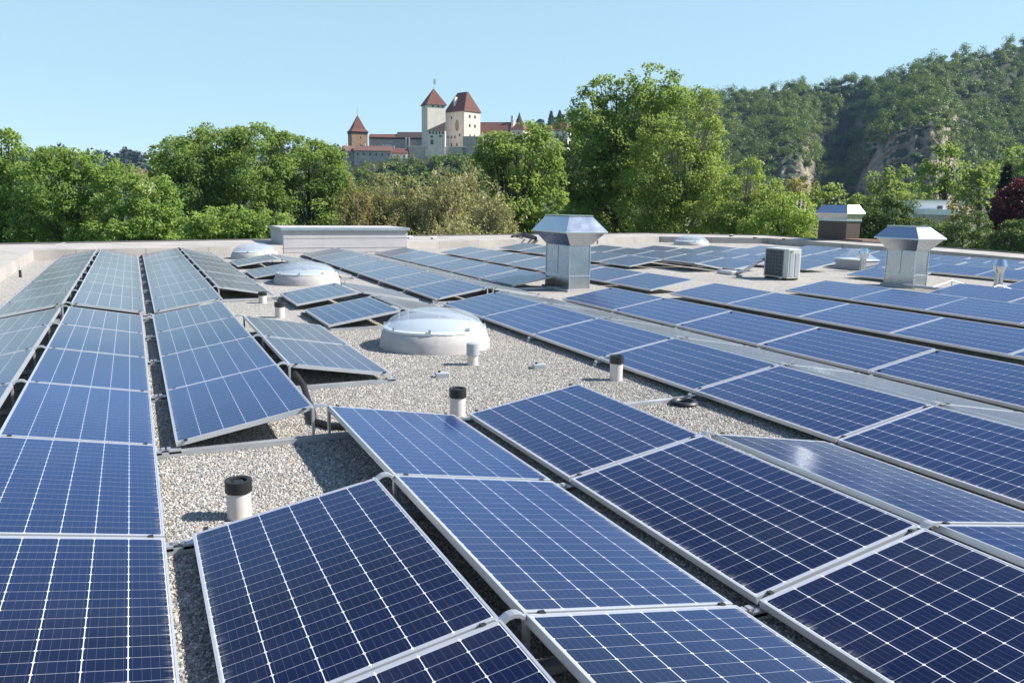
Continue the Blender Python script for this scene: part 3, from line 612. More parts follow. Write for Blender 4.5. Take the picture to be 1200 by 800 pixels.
# strips nearest the camera that carry real pebbles
NEAR = [(-.10, 2.3, .42, 9.5), (.42, 2.3, 2.3, 9.0), (2.3, 2.3, 5.0, 12.0), (1.0, 9.0, 2.3, 12.0), (5.0, 2.3, 6.4, 4.5)]
for x0, y0, x1, y1 in NEAR: gb.add([(x0, y0, .003), (x1, y0, .003), (x1, y1, .003), (x0, y1, .003)], [(0, 1, 2, 3)])
gr = gb.build('gravel', [M['gravel'], M['pebble']])
at_ = gr.data.attributes.new('near', 'FLOAT', 'FACE'); at_.data.foreach_set('value', [0.0]+[1.0]*len(NEAR))
tag(gr, 'loose light grey and tan gravel covering the roof', 'gravel', kind='stuff')
def pebble_nodes():
    ng = bpy.data.node_groups.new('pebbles', 'GeometryNodeTree')
    ng.interface.new_socket('Geometry', in_out='INPUT', socket_type='NodeSocketGeometry'); ng.interface.new_socket('Geometry', in_out='OUTPUT', socket_type='NodeSocketGeometry')
    N = ng.nodes; L = ng.links; gi = N.new('NodeGroupInput'); go = N.new('NodeGroupOutput')
    na = N.new('GeometryNodeInputNamedAttribute'); na.data_type = 'FLOAT'; na.inputs[0].default_value = 'near'
    mul = N.new('ShaderNodeMath'); mul.operation = 'MULTIPLY'; mul.inputs[1].default_value = 5600.0; L.new(na.outputs[0], mul.inputs[0])
    dp = N.new('GeometryNodeDistributePointsOnFaces'); dp.distribute_method = 'RANDOM'; L.new(gi.outputs[0], dp.inputs['Mesh']); L.new(mul.outputs[0], dp.inputs['Density'])
    ico = N.new('GeometryNodeMeshIcoSphere'); ico.inputs['Radius'].default_value = .0076; ico.inputs['Subdivisions'].default_value = 2
    sp = N.new('GeometryNodeSetPosition'); nz = N.new('ShaderNodeTexNoise'); nz.inputs['Scale'].default_value = 70.0
    vs = N.new('ShaderNodeVectorMath'); vs.operation = 'SUBTRACT'; vs.inputs[1].default_value = (.5, .5, .5); L.new(nz.outputs['Color'], vs.inputs[0])
    vm = N.new('ShaderNodeVectorMath'); vm.operation = 'SCALE'; vm.inputs[3].default_value = .011; L.new(vs.outputs[0], vm.inputs[0])
    L.new(ico.outputs[0], sp.inputs['Geometry']); L.new(vm.outputs[0], sp.inputs['Offset'])
    sm = N.new('GeometryNodeSetMaterial'); sm.inputs['Material'].default_value = M['pebble']; L.new(sp.outputs[0], sm.inputs[0])
    ip = N.new('GeometryNodeInstanceOnPoints'); L.new(dp.outputs['Points'], ip.inputs['Points']); L.new(sm.outputs[0], ip.inputs['Instance'])
    r1 = N.new('FunctionNodeRandomValue'); r1.data_type = 'FLOAT_VECTOR'; r1.inputs[0].default_value = (0, 0, 0); r1.inputs[1].default_value = (6.28, 6.28, 6.28); L.new(r1.outputs[0], ip.inputs['Rotation'])
    r2 = N.new('FunctionNodeRandomValue'); r2.data_type = 'FLOAT_VECTOR'; r2.inputs[0].default_value = (.7, .5, .45); r2.inputs[1].default_value = (1.5, 1.15, .9); r2.inputs['Seed'].default_value = 5; L.new(r2.outputs[0], ip.inputs['Scale'])
    jg = N.new('GeometryNodeJoinGeometry'); L.new(gi.outputs[0], jg.inputs[0]); L.new(ip.outputs[0], jg.inputs[0]); L.new(jg.outputs[0], go.inputs[0]); return ng
gm = gr.modifiers.new('pebbles', 'NODES'); gm.node_group = pebble_nodes()

# ------------------------------------------------------------------ SOLAR PANELS
STEP = 1.682; Y0 = 12.60; ZL, ZH = .10, .268
def ny_(n): return Y0 - STEP*n
LIP, FD = .011, .035
fb = MB()
fb.box(0, 0, -FD, LIP, PL, 0).box(PW-LIP, 0, -FD, PW, PL, 0).box(LIP, 0, -FD, PW-LIP, LIP, 0).box(LIP, PL-LIP, -FD, PW-LIP, PL, 0)
# a fine groove line along the outer faces of the frame
ME_FRAME = fb.mesh('frame', M['alu'])
gb_ = MB(); gb_.mi = 0; gb_.add([(LIP, LIP, -.002), (PW-LIP, LIP, -.002), (PW-LIP, PL-LIP, -.002), (LIP, PL-LIP, -.002)], [(0, 1, 2, 3)])
gb_.mi = 1; gb_.add([(LIP, LIP, -.008), (PW-LIP, LIP, -.008), (PW-LIP, PL-LIP, -.008), (LIP, PL-LIP, -.008)], [(3, 2, 1, 0)])
ME_GLASS = gb_.mesh('cell_glass', [M['cells'], M['back']])
jb = MB().box(.70, PL/2-.05, -.03, .82, PL/2+.05, -.009); ME_JBOX = jb.mesh('junction_box', M['black'])
ORD = ['', 'nearest', 'second', 'third', 'fourth', 'fifth', 'sixth', 'seventh', 'eighth', 'ninth', 'tenth']
def panel(xl, xh, nfar, label, z0=0.0):
    """module with its low edge at xl and high edge at xh, its far end at row position nfar"""
    up = xh > xl; dx = abs(xh-xl); sl = math.hypot(dx, ZH-ZL); tilt = math.atan2(ZH-ZL, dx)
    o = link('solar_panel', None); o.empty_display_size = .2
    yf = ny_(nfar); yn = yf-STEP+.009
    jt = random.gauss(0, R_(.12)); jr = random.gauss(0, R_(.09))
    if up: o.location = (xl, yn, ZL+z0); o.rotation_euler = (jr, -tilt+jt, 0)
    else: o.location = (xl, yn+PL, ZL+z0); o.rotation_euler = (jr, -tilt+jt, PI)
    o.scale = (sl/PW, 1, 1); tag(o, label, 'solar panel', None, None); o['group'] = 'solar panels on the gravel roof'
    link('frame', ME_FRAME, o); link('cell_glass', ME_GLASS, o); link('junction_box', ME_JBOX, o)
    return o
# (row words, xl, xh, first n, step, count, block words)   n counts modules towards the camera
ROWS = [
 ('leftmost row', -1.87, -.96, 0, 1, 6, 'near block'), ('leftmost row', -1.87, -.96, -8.25, 1, 8, 'far block'),
 ('second row from left', .059, -.853, 0, 1, 6, 'near block'), ('second row from left', .10, -.853, -8.25, 1, 8, 'far block'),
 ('third row from left', .185, 1.135, 0, 1, 4, 'middle block'), ('third row from left', .22, 1.18, -8.25, 1, 8, 'far block'),
 ('third row from left', .185, 1.14, 5, 1, 2, 'front block'),
 ('fourth row from left', 2.225, 1.243, 1, 1, 2, 'middle block'), ('fourth row from left', 2.21, 1.28, -8.3, 1, 7, 'far block'), ('fourth row from left', 2.24, 1.243, 4, 1, 3, 'front block'),
 ('fifth row from left', 2.366, 3.366, 4, 1, 3, 'front block'),
 ('skylight row', 2.33, 3.34, -1.37, 1.4, 2, 'pair'), ('skylight row', 2.33, 3.34, -6.2, 1.9, 2, 'far pair'),
 ('right slope of skylight row', 4.42, 3.46, -1.4, 1.35, 2, 'pair'), ('right slope of skylight row', 4.42, 3.44, -6.3, 1.03, 3, 'far trio'),
 ('sixth row from left', 4.47, 3.466, 5, 1, 2, 'front block'),
 ('row right of the skylights', 4.6, 5.592, 0, 1, 7, 'near block'), ('row right of the skylights', 4.72, 5.70, -7.7, 1.05, 7, 'far block'),
 ('pale row behind it', 6.70, 5.70, 0, 1, 7, 'near block'), ('pale row behind it', 6.80, 5.80, -7.7, 1.05, 7, 'far block'),
 ('row in front of the big vent', 6.9, 7.893, -.04, 1, 6, 'near block'), ('row left of the big vent', 7.02, 8.0, -7.7, 1.05, 6, 'far block'),
 ('row behind the big vent', 9.27, 10.33, -.09, 1, 6, 'near block'), ('row behind the big vent', 9.32, 10.36, -7.8, 1.05, 7, 'far block'),
 ('row in front of the square vent', 12.02, 13.1, 0, .96, 5, 'near block'), ('row left of the air conditioner', 12.35, 13.4, -9.0, 1.07, 5, 'far block'),
 ('open ridge left of the air conditioner', 14.5, 13.56, -5.0, 1.05, 2, 'far block'),
 ('row behind the air conditioner', 14.7, 15.75, -8.0, 1.05, 5, 'far field'), ('row by the pyramid skylight', 16.6, 17.65, -7.6, 1.05, 5, 'far field'),
 ('row behind the pyramid skylight', 18.9, 19.95, -7.4, 1.05, 5, 'far field'), ('second row behind the pyramid skylight', 21.1, 22.15, -7.2, 1.05, 6, 'far field'),
 ('row along the right parapet', 23.3, 24.3, -7.0, 1.05, 6, 'far field'),
 ('row behind the square vent', 14.5, 15.45, .80, 1, 3, 'right block'), ('row beside the small chimney vent', 17.1, 18.05, .65, 1, 2, 'right block'),
 ('row touching the pyramid skylight', 16.45, 17.4, -1.5, 1, 1, 'right block'), ('second row behind the square vent', 19.6, 20.5, -1.75, 1.0, 3, 'right block'), ('third row behind the square vent', 22.2, 23.2, -3.0, 1.0, 3, 'right block'),
]
def to_px(P):
    d = np.array(P, float)-CAM; z = d @ FWD
    return (600+F_PX*(d @ RGT)/z, 400-F_PX*(d @ UPV)/z) if z > .2 else (9999, 9999)
def in_frame(xl, xh, n):
    for u in (0, .25, .5, .75, 1):
        for w in (0, .33, .66, 1):
            x, y = to_px((xl+(xh-xl)*u, ny_(n)-STEP*w, ZL+(ZH-ZL)*u))
            if -4 < x < 1204 and -4 < y < 804: return True
    return False
TENTS = []
for words, xl, xh, n0, st, cnt, blk in ROWS:
    ks = [k for k in range(cnt) if in_frame(xl, xh, n0+st*k)]
    for k in range(cnt):
        n = n0+st*k
        if k not in ks: continue
        r_ = len(ks)-1-ks.index(k)
        first = ['nearest', 'second nearest', 'third nearest', 'fourth nearest', 'fifth nearest', 'sixth nearest', 'seventh nearest', 'eighth nearest'][r_]
        panel(xl, xh, n, f'{first} solar panel, {blk}, {words}' if len(ks) > 1 else f'single solar panel, {blk}, {words}')
    if ks: TENTS.append((min(xl, xh), max(xl, xh), xh, n0, st, max(ks)+1))

# ------------------------------------------------------------------ mounting rails: base rail on the gravel, posts and brackets at the ridge, clamps on the frames
EXTRA = [(3.5, 4.6, 4.0)]   # bare stretches of rail, by row position
rails = {}
for xa, xb, xh, n0, st, cnt in TENTS:
    if xa > 9: continue
    for k in range(cnt+1):
        n = n0+st*k if k < cnt else n0+st*(cnt-1)+1
        rails.setdefault(round(n*4)/4, []).append((xa, xb, xh, n))
for xa, xb, n in EXTRA: rails.setdefault(n, []).append((xa, xb, None, n))
cnt_lab = {}
WHERE = ['at the front', 'second from the front', 'third from the front', 'fourth from the front', 'fifth from the front', 'sixth from the front', 'seventh from the front', 'eighth from the front', 'ninth from the front', 'tenth from the front']
for key in sorted(rails, reverse=True):
    segs = sorted(rails[key], key=lambda s: s[0])
    runs = []
    for sg in segs:
        if runs and sg[0]-runs[-1][-1][1] < .32: runs[-1].append(sg)
        else: runs.append([sg])
    for run in runs:
        x0 = run[0][0]-.06; x1 = max(s[1] for s in run)+.06
        if ny_(key) < 1.2: continue
        zone = 'left block' if x0 < 1 else ('skylight strip' if x0 < 4.4 else 'right block')
        zone = ('far ' if key < -.1 else 'near ') + zone; i = cnt_lab.get(zone, 0); cnt_lab[zone] = i+1
        root = thing('mounting_rail', f'aluminium mounting rail under the panels of the {zone}, {WHERE[min(i, 9)]}', 'mounting rail', (0, ny_(run[0][3])+.0, 0), 0, 'mounting rails under the panels')
        MB().box(x0, -.03, .006, x1, .03, .032).box(x0, -.03, .032, x1, -.024, .044).box(x0, .024, .032, x1, .03, .044).build('base_rail', M['rail'], root)
        highs = sorted(set(s[2] for s in run if s[2] is not None)); done = set()
        for h in highs:
            MB().box(h-.014 if h in [s[1] for s in run] else h-.004, -.02, .03, h+.004 if h in [s[1] for s in run] else h+.014, .02, .262).build('post', M['rail'], root)
            for h2 in highs:
                if .02 < h2-h < .2:
                    pts = [(h-.05, 0, ZH-.006), (h, 0, ZH+.004), ((h+h2)/2, 0, ZH-.018), (h2, 0, ZH+.004), (h2+.05, 0, ZH-.006)]
                    bb = MB(); W_ = .020
                    bb.loft([[(x, -W_, z), (x, W_, z), (x, W_, z-.016), (x, -W_, z-.016)] for x, y, z in [(h+.002, 0, ZH-.004), (h+.03, 0, ZH+.014), ((h+h2)/2, 0, ZH+.018), (h2-.03, 0, ZH+.014), (h2-.002, 0, ZH-.004)]])
                    bb.build('ridge_bracket', M['rail'], root)
        for s_ in run:
            if s_[2] is None: continue
            low = s_[0] if s_[2] == s_[1] else s_[1]; sgn = 1 if s_[2] > low else -1
            MB().box(low-.045, -.03, .03, low+.035, .03, .055).box(low-sgn*.045-.012, -.016, .055, low-sgn*.045+.012, .016, .070).build('foot_bracket', M['rail'], root)
            for u in (.07, .93):
                xx = low+(s_[2]-low)*u; zz = ZL+(ZH-ZL)*u
                MB().box(xx-.012, -.012, zz-.004, xx+.012, .012, zz+.006).build('clamp', M['black'], root)

# ------------------------------------------------------------------ big sheet metal vents
def vent(label, c, wx, ly, hs, over_l, over_r, over_f, over_b, zf, ztop, tx0, tx1, ty0, ty1):
    r = thing('roof_vent', label, 'roof vent', (c[0], c[1], 0), 0, 'large sheet metal roof vents')
    MB().box(-.06, -.06, 0, wx+.06, ly+.06, .05).build('base_flashing', M['membrane'], r)
    zs = .34*hs
    MB().box(0, 0, .05, wx, ly, zs).box(.006, .006, zs, wx-.006, ly-.006, hs).build('duct', M['galv'], r, bevel=.006)
    MB().box(-.012, -.012, zs-.012, wx+.012, ly+.012, zs+.012).build('duct_joint', M['zinc'], r)
    MB().loft([[(-.002, -.002, hs), (wx+.002, -.002, hs), (wx+.002, ly+.002, hs), (-.002, ly+.002, hs)],
               [(-over_l, -over_f, zf), (wx+over_r, -over_f, zf), (wx+over_r, ly+over_b, zf), (-over_l, ly+over_b, zf)]]).build('flared_collar', M['galv'], r)
    for sx_, sy_ in ((0, 0), (wx, 0), (0, ly), (wx, ly)): MB().box(sx_-.009, sy_-.009, .05, sx_+.009, sy_+.009, hs-.004).build('corner_seam', M['zinc'], r)
    for yy in (ly*.5,): MB().box(-.006, yy-.008, zs+.01, -.0005, yy+.008, hs-.01).build('standing_seam', M['zinc'], r)
    e = .03
    MB().loft([[(-over_l-e, -over_f-e, zf-.02), (wx+over_r+e, -over_f-e, zf-.02), (wx+over_r+e, ly+over_b+e, zf-.02), (-over_l-e, ly+over_b+e, zf-.02)],
               [(-over_l-e, -over_f-e, zf+.012), (wx+over_r+e, -over_f-e, zf+.012), (wx+over_r+e, ly+over_b+e, zf+.012), (-over_l-e, ly+over_b+e, zf+.012)],
               [(tx0, ty0, ztop), (tx1, ty0, ztop), (tx1, ty1, ztop), (tx0, ty1, ztop)]]).build('hood', M['hood'], r, bevel=.004)
    MB().box(tx0-.02, ty0-.02, ztop, tx1+.02, ty1+.02, ztop+.018).build('hood_cap', M['hood'], r)
    return r
vent('tall galvanised roof vent with faceted hood, left of the air conditioner', (7.96, 14.35), .47, 1.04, .93, .20, .24, .20, .20, 1.20, 1.52, -.03, .50, .02, 1.02)
vent('galvanised roof vent with faceted hood at the right, beyond the near panels', (15.86, 12.68), .42, .78, .84, .19, .24, .18, .18, 1.105, 1.37, -.03, .42, .04, .78)

# ------------------------------------------------------------------ domed skylights
def skylight(label, c, rad, h, hd, n=18):
    r = thing('round_skylight', label, 'skylight', (c[0], c[1], 0), 0, 'round domed skylights')
    MB().lathe([(rad, 0), (rad*.985, h*.45), (rad*.93, h*.92), (rad*.90, h)], n, ph=.2, cap1=False).build('curb', M['curb'], r, smooth=True)
    MB().lathe([(rad*.90, h-.012), (rad*.92, h-.005), (rad*.92, h+.018), (rad*.86, h+.022)], 48).build('ring', M['white'], r)
    a0 = rad*.86; prof = [(a0*math.cos(t), h+.022+hd*math.sin(t)) for t in np.linspace(0, PI/2-.04, 9)]
    MB().lathe(prof, 56, cap0=False).build('dome', M['dome'], r, smooth=True)
    prof = [(a0*.93*math.cos(t), h+.022+hd*.72*math.sin(t)) for t in np.linspace(0, PI/2-.04, 7)]
    MB().lathe(prof, 48, cap0=False).build('inner_dome', M['dome'], r, smooth=True)
    MB().lathe([(.002, h*.35), (rad*.84, h*.35)], 32, cap0=False, cap1=False).build('light_shaft', M['curb'], r)
    for k in range(8):
        a = 2*PI*k/8+.35; x, y = rad*.885*math.cos(a), rad*.885*math.sin(a)
        MB().box(-.022, -.014, h+.015, .022, .014, h+.055, Matrix.Translation((x, y, 0)) @ Matrix.Rotation(a, 4, 'Z')).build('clip', M['zinc'], r)
    return r
skylight('near round domed skylight on the open gravel', (3.33, 9.40), .69, .235, .22)
skylight('middle round domed skylight behind two single panels', (3.33, 17.55), .69, .215, .22)
skylight('far round domed skylight beside the grey roof box', (3.28, 25.35), .69, .20, .24)
skylight('most distant round skylight, behind panels near the back parapet', (22.9, 30.0), .80, .16, .26)
# pyramid skylight
r = thing('pyramid_skylight', 'small pyramid shaped skylight left of the right hand roof vent', 'skylight', (18.82, 16.75, 0))
MB().box(0, 0, 0, .62, 1.05, .27).build('curb', M['curb'], r, bevel=.015)
MB().box(-.02, -.02, .27, .64, 1.07, .30).build('ring', M['white'], r)
MB().loft([[(-.01, -.01, .30), (.63, -.01, .30), (.63, 1.06, .30), (-.01, 1.06, .30)], [(.27, .42, .60), (.35, .42, .60), (.35, .62, .60), (.27, .62, .60)]], cap0=False).build('pyramid_dome', M['dome'], r)
# roof box
r = thing('roof_box', 'long grey membrane covered roof box by the back parapet', 'roof hatch', (4.45, 27.38, 0), 0)
rb = MB(); LX, LY, HZ = 4.25, 2.6, .80
rb.box(0, 0, 0, LX, LY, HZ); bx = rb.build('wall', plain("box_membrane", (.45, .43, .44), .6, 0, .06, 2, .45, 3.2, .35, .2), r, bevel=.02)
MB().box(-.05, -.06, HZ, LX+.05, LY+.05, HZ+.025).build('lid', M['membrane'], r)
MB().box(-.06, -.075, HZ-.055, LX+.06, -.045, HZ+.04).box(-.075, -.06, HZ-.055, -.045, LY+.06, HZ+.04).box(LX+.045, -.06, HZ-.055, LX+.075, LY+.06, HZ+.04).build('edge_trim', M['zinc'], r)
MB().box(0, -.012, HZ*.62, LX, -.001, HZ*.64).box(0, -.012, HZ*.22, LX, -.001, HZ*.235).build('membrane_lap', M['membrane'], r)
# air conditioner
r = thing('air_conditioner', 'white outdoor air conditioning unit standing on the gravel between the vents', 'air conditioner', (14.33, 14.97, 0))
ax, ay, az = .40, .83, .76
MB().box(0, 0, .05, ax, ay, az).build('casing', M['casing'], r, bevel=.012)
MB().box(-.008, .17, .09, .012, .76, az-.04).build('coil', M['acdark'], r)
gb2 = MB()
for k in range(6): gb2.box(-.018, .17+k*.118-.006, .09, -.009, .17+k*.118+.006, az-.04)
for k in range(8): gb2.box(-.022, .17, .09+k*.09, -.016, .76, .098+k*.09)
gb2.build('grille', M['grille'], r)
for k in range(2): MB().box(.05+.17*k, -.01, .10, .17+.17*k, .006, az-.10).build('side_louvre', M['pipegrey'], r)
MB().box(.05, -.014, az-.075, .14, .006, az-.03).build('badge', M['zinc'], r)
for y_ in (.1, .68): MB().box(-.04, y_, 0, ax+.04, y_+.06, .05).build('foot', M['black'], r)
r = thing('refrigerant_pipes', 'foil lagged pipes sloping down to the gravel beside the air conditioner', 'pipes', (14.30, 15.75, 0))
MB().tube([(-.02, .05, .46), (-.06, .25, .36), (-.1, .62, .12), (-.12, .9, .05), (-.1, 1.3, .045)], .042, 10).build('lagged_pipe', M['lag'], r, smooth=True)
MB().tube([(.1, .06, .5), (.04, .32, .34), (.0, .7, .10), (-.02, 1.0, .04), (-.05, 1.5, .03)], .028, 8).build('cable', M['black'], r, smooth=True)
MB().box(-.3, .85, 0, .1, 1.45, .09).build('cable_tray', M['rail'], r, bevel=.01)

# ------------------------------------------------------------------ pipes on the gravel
def pipe_vent(label, c, d, h, cap=True):
    r = thing('vent_pipe', label, 'vent pipe', (c[0], c[1], 0), 0, 'short vent pipes on the roof')
    R0 = d/2; hc = h*.30 if cap else 0
    MB().lathe([(R0, -.02), (R0, h-hc*.6)], 28).build('pipe', M['pipe'], r, smooth=True)
    MB().lathe([(R0*1.10, h-hc), (R0*1.12, h-hc+.006), (R0*1.12, h), (R0*.90, h+.002), (R0*.72, h-.004), (R0*.72, h-hc*.9)], 28).build('cap', M['black'], r, smooth=True)
    MB().lathe([(R0*.42, h-.03), (R0*.42, h-.008)], 18).box(-R0*.72, -.006, h-.03, R0*.72, .006, h-.016).build('cap_insert', M['black'], r)
    return r
pipe_vent('pale vent pipe with a black cap nearest the camera, between panels', (.455, 4.56), .132, .225)
pipe_vent('pale vent pipe with black cap between two front panel rows', (2.37, 6.12), .128, .25)
pipe_vent('pale vent pipe with dark cap right of the near skylight', (4.38, 6.86), .130, .26)
pipe_vent('small black capped vent pipe between left panels and single panels', (1.95, 12.49), .14, .235)
pipe_vent('small black capped vent pipe at the end of the far left block', (1.96, 14.35), .13, .19)
pipe_vent('tiny black capped vent pipe in front of the back parapet', (2.42, 27.6), .14, .22)
r = thing('sleeved_pipe', 'grey sleeved vent pipe standing in front of the near skylight', 'vent pipe', (3.31, 8.10, 0))
MB().lathe([(.060, -.02), (.060, .14)], 26).build('pipe', M['pipe'], r, smooth=True)
MB().lathe([(.070, .115), (.070, .245), (.060, .250)], 26).build('sleeve', M['pipegrey'], r, smooth=True)
MB().tube([(.066, -.02, .11), (.085, -.03, .11)], .012, 8).build('screw', M['rail'], r)
def cowl(label, c, h, d):
    r = thing('cowl_vent', label, 'vent pipe', (c[0], c[1], 0), 0, 'small chimney cowls')
    MB().lathe([(d*.5, 0), (d*.5, h*.62)], 24).build('pipe', M['galv'], r, smooth=True)
    MB().lathe([(d*.52, h*.52), (d*.78, h*.74), (d*.80, h*.76), (d*.52, h)], 24).build('cowl', M['hood'], r, smooth=True)
cowl('small metal chimney cowl in front of the pyramid skylight', (18.60, 16.55), .66, .17)
cowl('small metal chimney cowl at the right edge of the roof view', (18.30, 12.35), .64, .19)
# boxes, coil, trays, cables
for c, lab in (((2.78, 7.62), 'small grey junction box on gravel left of the sleeved pipe'), ((3.91, 7.67), 'small grey junction box on gravel near the panel row right of skylight')):
    r = thing('cable_box', lab, 'box', (c[0], c[1], 0), R_(-12), 'small grey boxes on the gravel')
    MB().box(-.07, -.05, 0, .07, .05, .055).build('casing', M['pipegrey'], r, bevel=.008); MB().tube([(-.03, 0, .05), (-.03, 0, .075)], .012, 8).build('gland', M['black'], r)
cb = MB()
cb.lathe([(.085, .012), (.070, .028), (.085, .046), (.112, .046), (.125, .028), (.112, .012), (.085, .012)], 36, cap0=False, cap1=False)
tag(cb.build('rubber_ring', M['black'], smooth=True, loc=(4.41, 5.76, 0)), 'flat black rubber ring lying on the gravel by the panel row', 'rubber ring')
co = MB().tube([(1.30, 7.6, .17), (1.33, 7.3, .10), (1.30, 6.95, .045), (1.27, 6.6, .035), (1.22, 6.33, .03), (1.32, 6.12, .035), (1.55, 6.02, .035), (1.75, 5.8, .03)], .028, 10)
tag(co.build('corrugated_conduit', M['black'], smooth=True), 'black corrugated cable conduit curving over gravel behind the front panels', 'conduit')
rc = MB()
for k in range(3):
    rc.tube([(1.215+.012*k, 4.25, .16), (1.20, 4.1, .13-.02*k), (1.19+.01*k, 3.9, .10), (1.20, 3.6, .13), (1.215, 2.9, .10+.02*k), (1.2, 2.4, .16)], .0042, 6)
tag(rc.build('red_cables', M['red'], smooth=True), 'thin red cables hanging in the ridge gap between front panels', 'cables')
bc = MB()
for k in range(3):
    a = onroof(600+6*k, 278, .3); b0 = onroof(614, 275+2*k, .3); c0 = onroof(628, 279+k, .3); d0 = onroof(630, 283.5, .1)
    bc.tube([(a[0], a[1], .33), (b0[0], b0[1], .40), (c0[0], c0[1], .33), (d0[0], d0[1], .1)], .05, 8)
tag(bc.build('cable_bundle', M['black'], smooth=True), 'black cable bundle lying over the back parapet left of the big vent', 'cables')
for px, py in ((480, 279.5), (508, 280), (857, 277.0), (885, 279.5), (919, 281.0), (953, 281)):
    p = onroof(px, py, .29)
    r = thing('conductor_holder', {480: 'leftmost small block on the back parapet, right of the roof box', 508: 'second small block on back parapet right of the roof box', 857: 'small brown block on the parapet above the air conditioner, leftmost', 885: 'second small brown block on the parapet behind the air conditioner',
        919: 'small brown block on parapet between air conditioner and chimney', 953: 'small brown block on the parapet just below the brown chimney'}[px], 'block', (p[0], p[1], .285), .4, 'small blocks on the parapet')
    MB().box(-.09, -.07, 0, .09, .07, .075).build('block', plain('brown_block', (.13, .085, .07), .8) if px > 800 else M['pipegrey'], r, bevel=.01)
    MB().tube([(-.16, 0, .085), (.16, 0, .085)], .01, 6).build('wire', M['rail'], r)
for px, py, lab in ((58.5, 301, 'thin black rod with a wire at the far left corner of gravel'), (24, 325, 'short black rod on the left strip of gravel'), (700, 286, 'thin wire stay bent over the back parapet right of big vent')):
    p = onroof(px, py, 0)
    r = thing('lightning_rod', lab, 'rod', (p[0], p[1], 0), 0, 'thin lightning rods')
    MB().tube([(0, 0, 0), (0, 0, .16)], .028, 8).build('socket', M['black'], r)
    MB().tube([(0, 0, .14), (.15, .5, .32), (.35, .9, .36)] if px != 24 else [(0, 0, .14), (0, .02, .28)], .012, 6).build('wire', M['rail'], r)
# open frames without modules near the right vent
r = thing('open_mounting_frame', 'open row of bare mounting triangles and rails right of the square vent', 'mounting frame', (16.6, 11.6, 0))
for k in range(3):
    x, y = .1+.0*k, .15+1.1*k-1.6
    MB().tube([(x-.6, y, .06), (x, y, .19), (x+.6, y, .06)], .012, 6).tube([(x, y, 0), (x, y, .19)], .014, 6).build('triangle', M['rail'], r)
MB().tube([(-.9, -2.2, .08), (-.9, 1.2, .08)], .03, 8).build('rail', M['rail'], r); MB().tube([(-.75, -2.2, .04), (-.75, 1.2, .04)], .02, 8).build('cable', M['black'], r)

# brown chimney with a metal hood beyond the right parapet
r = thing('brown_chimney', 'brown chimney block with a wide metal hood beyond the parapet', 'chimney', (29.0, 26.9, 0), 0)
MB().box(0, 0, GZ, .85, 1.65, 1.16).build('shaft', plain("brown_cladding", (.075, .05, .042), .6, 0, .15, 3), r, bevel=.01)
MB().box(-.04, -.04, 1.16, .89, 1.69, 1.24).build('collar', M['galv'], r)
MB().loft([[(-.02, -.02, 1.24), (.87, -.02, 1.24), (.87, 1.67, 1.24), (-.02, 1.67, 1.24)], [(-.10, -.10, 1.52), (.95, -.10, 1.52), (.95, 1.75, 1.52), (-.10, 1.75, 1.52)]]).build('vent_band', M['galv'], r)
MB().loft([[(-.13, -.13, 1.52), (.98, -.13, 1.52), (.98, 1.78, 1.52), (-.13, 1.78, 1.52)], [(.08, .08, 1.88), (.77, .08, 1.88), (.77, 1.57, 1.88), (.08, 1.57, 1.88)]]).build('hood', M['hood'], r)
o = MB().box(-.3, -1.2, .26, .9, -.2, .40).build('brick_ledge', plain("brick_ledge", (.22, .13, .10), .85, 0, .25, 9), r)

# ------------------------------------------------------------------ TREES beyond the roof
def crown_leaves(blobs, D, leaf, dens, lobe_k=.30, seed=0, tint0=.5, tvar=.16, up=.35, sparse=0.0, depth_k=.85):
    """blobs: (px, py, rx, ry) crown masses in the tree's own plane; returns leaf quads, tints and lobe centres"""
    k = D/F_PX; Q, T, LC = [], [], []
    for bi, (px, py, rx, ry) in enumerate(blobs):
        c0 = at(px, py, D) + FH*random.uniform(-.35, .35)*rx*k
        A, B, Cc = rx*k, ry*k, rx*k*depth_k
        lr0 = lobe_k*min(A, B)*1.0; lr0 = min(max(lr0, .5), 1.6)
        area = 4*PI*((A*B)**1.6/3+(A*Cc)**1.6/3+(B*Cc)**1.6/3)**(1/1.6)
        nl = int(max(6, 1.15*area/(PI*lr0**2)))
        u = unit(rng.normal(size=(nl, 3))); rr = rng.uniform(.35, 1.0, nl)**.5
        rr = np.where(rng.uniform(size=nl) < .14, rr*1.10, rr)
        lc = u*rr[:, None]*np.array([1, 1, 1]); lc = lc[:, :1]*A*RH[None] + lc[:, 1:2]*Cc*FH[None] + lc[:, 2:3]*B*np.array([[0, 0, 1.0]])
        lr = lr0*rng.uniform(.55, 1.35, nl); lt = tint0 + rng.normal(size=nl)*tvar + bi % 3*.03
        m = max(8, int(dens*4*PI*lr0**2/(leaf**2)))
        for j in range(nl):
            if rng.uniform() < sparse: continue
            mm = int(m*(lr[j]/lr0)**2); d = unit(rng.normal(size=(mm, 3))+.55*u[j][0]*RH+.55*u[j][1]*FH+np.array([0, 0, .3+.4*u[j][2]]))
            p = c0 + lc[j] + d*lr[j]*rng.uniform(.45, 1.12, (mm, 1))*np.array([1, 1, .72])
            nr = unit(d*.40 + np.array([.22, -.12, up+.15]) + rng.normal(size=(mm, 3))*.62)
            Q.append(leaf_arrays(p, nr, leaf*rng.uniform(.65, 1.35, mm)))
            T.append(np.clip(lt[j] + rng.normal(size=mm)*.13, 0, 1))
        LC.append(c0 + lc[:: max(1, nl//7)])
    return np.concatenate(Q), np.concatenate(T), np.concatenate(LC)
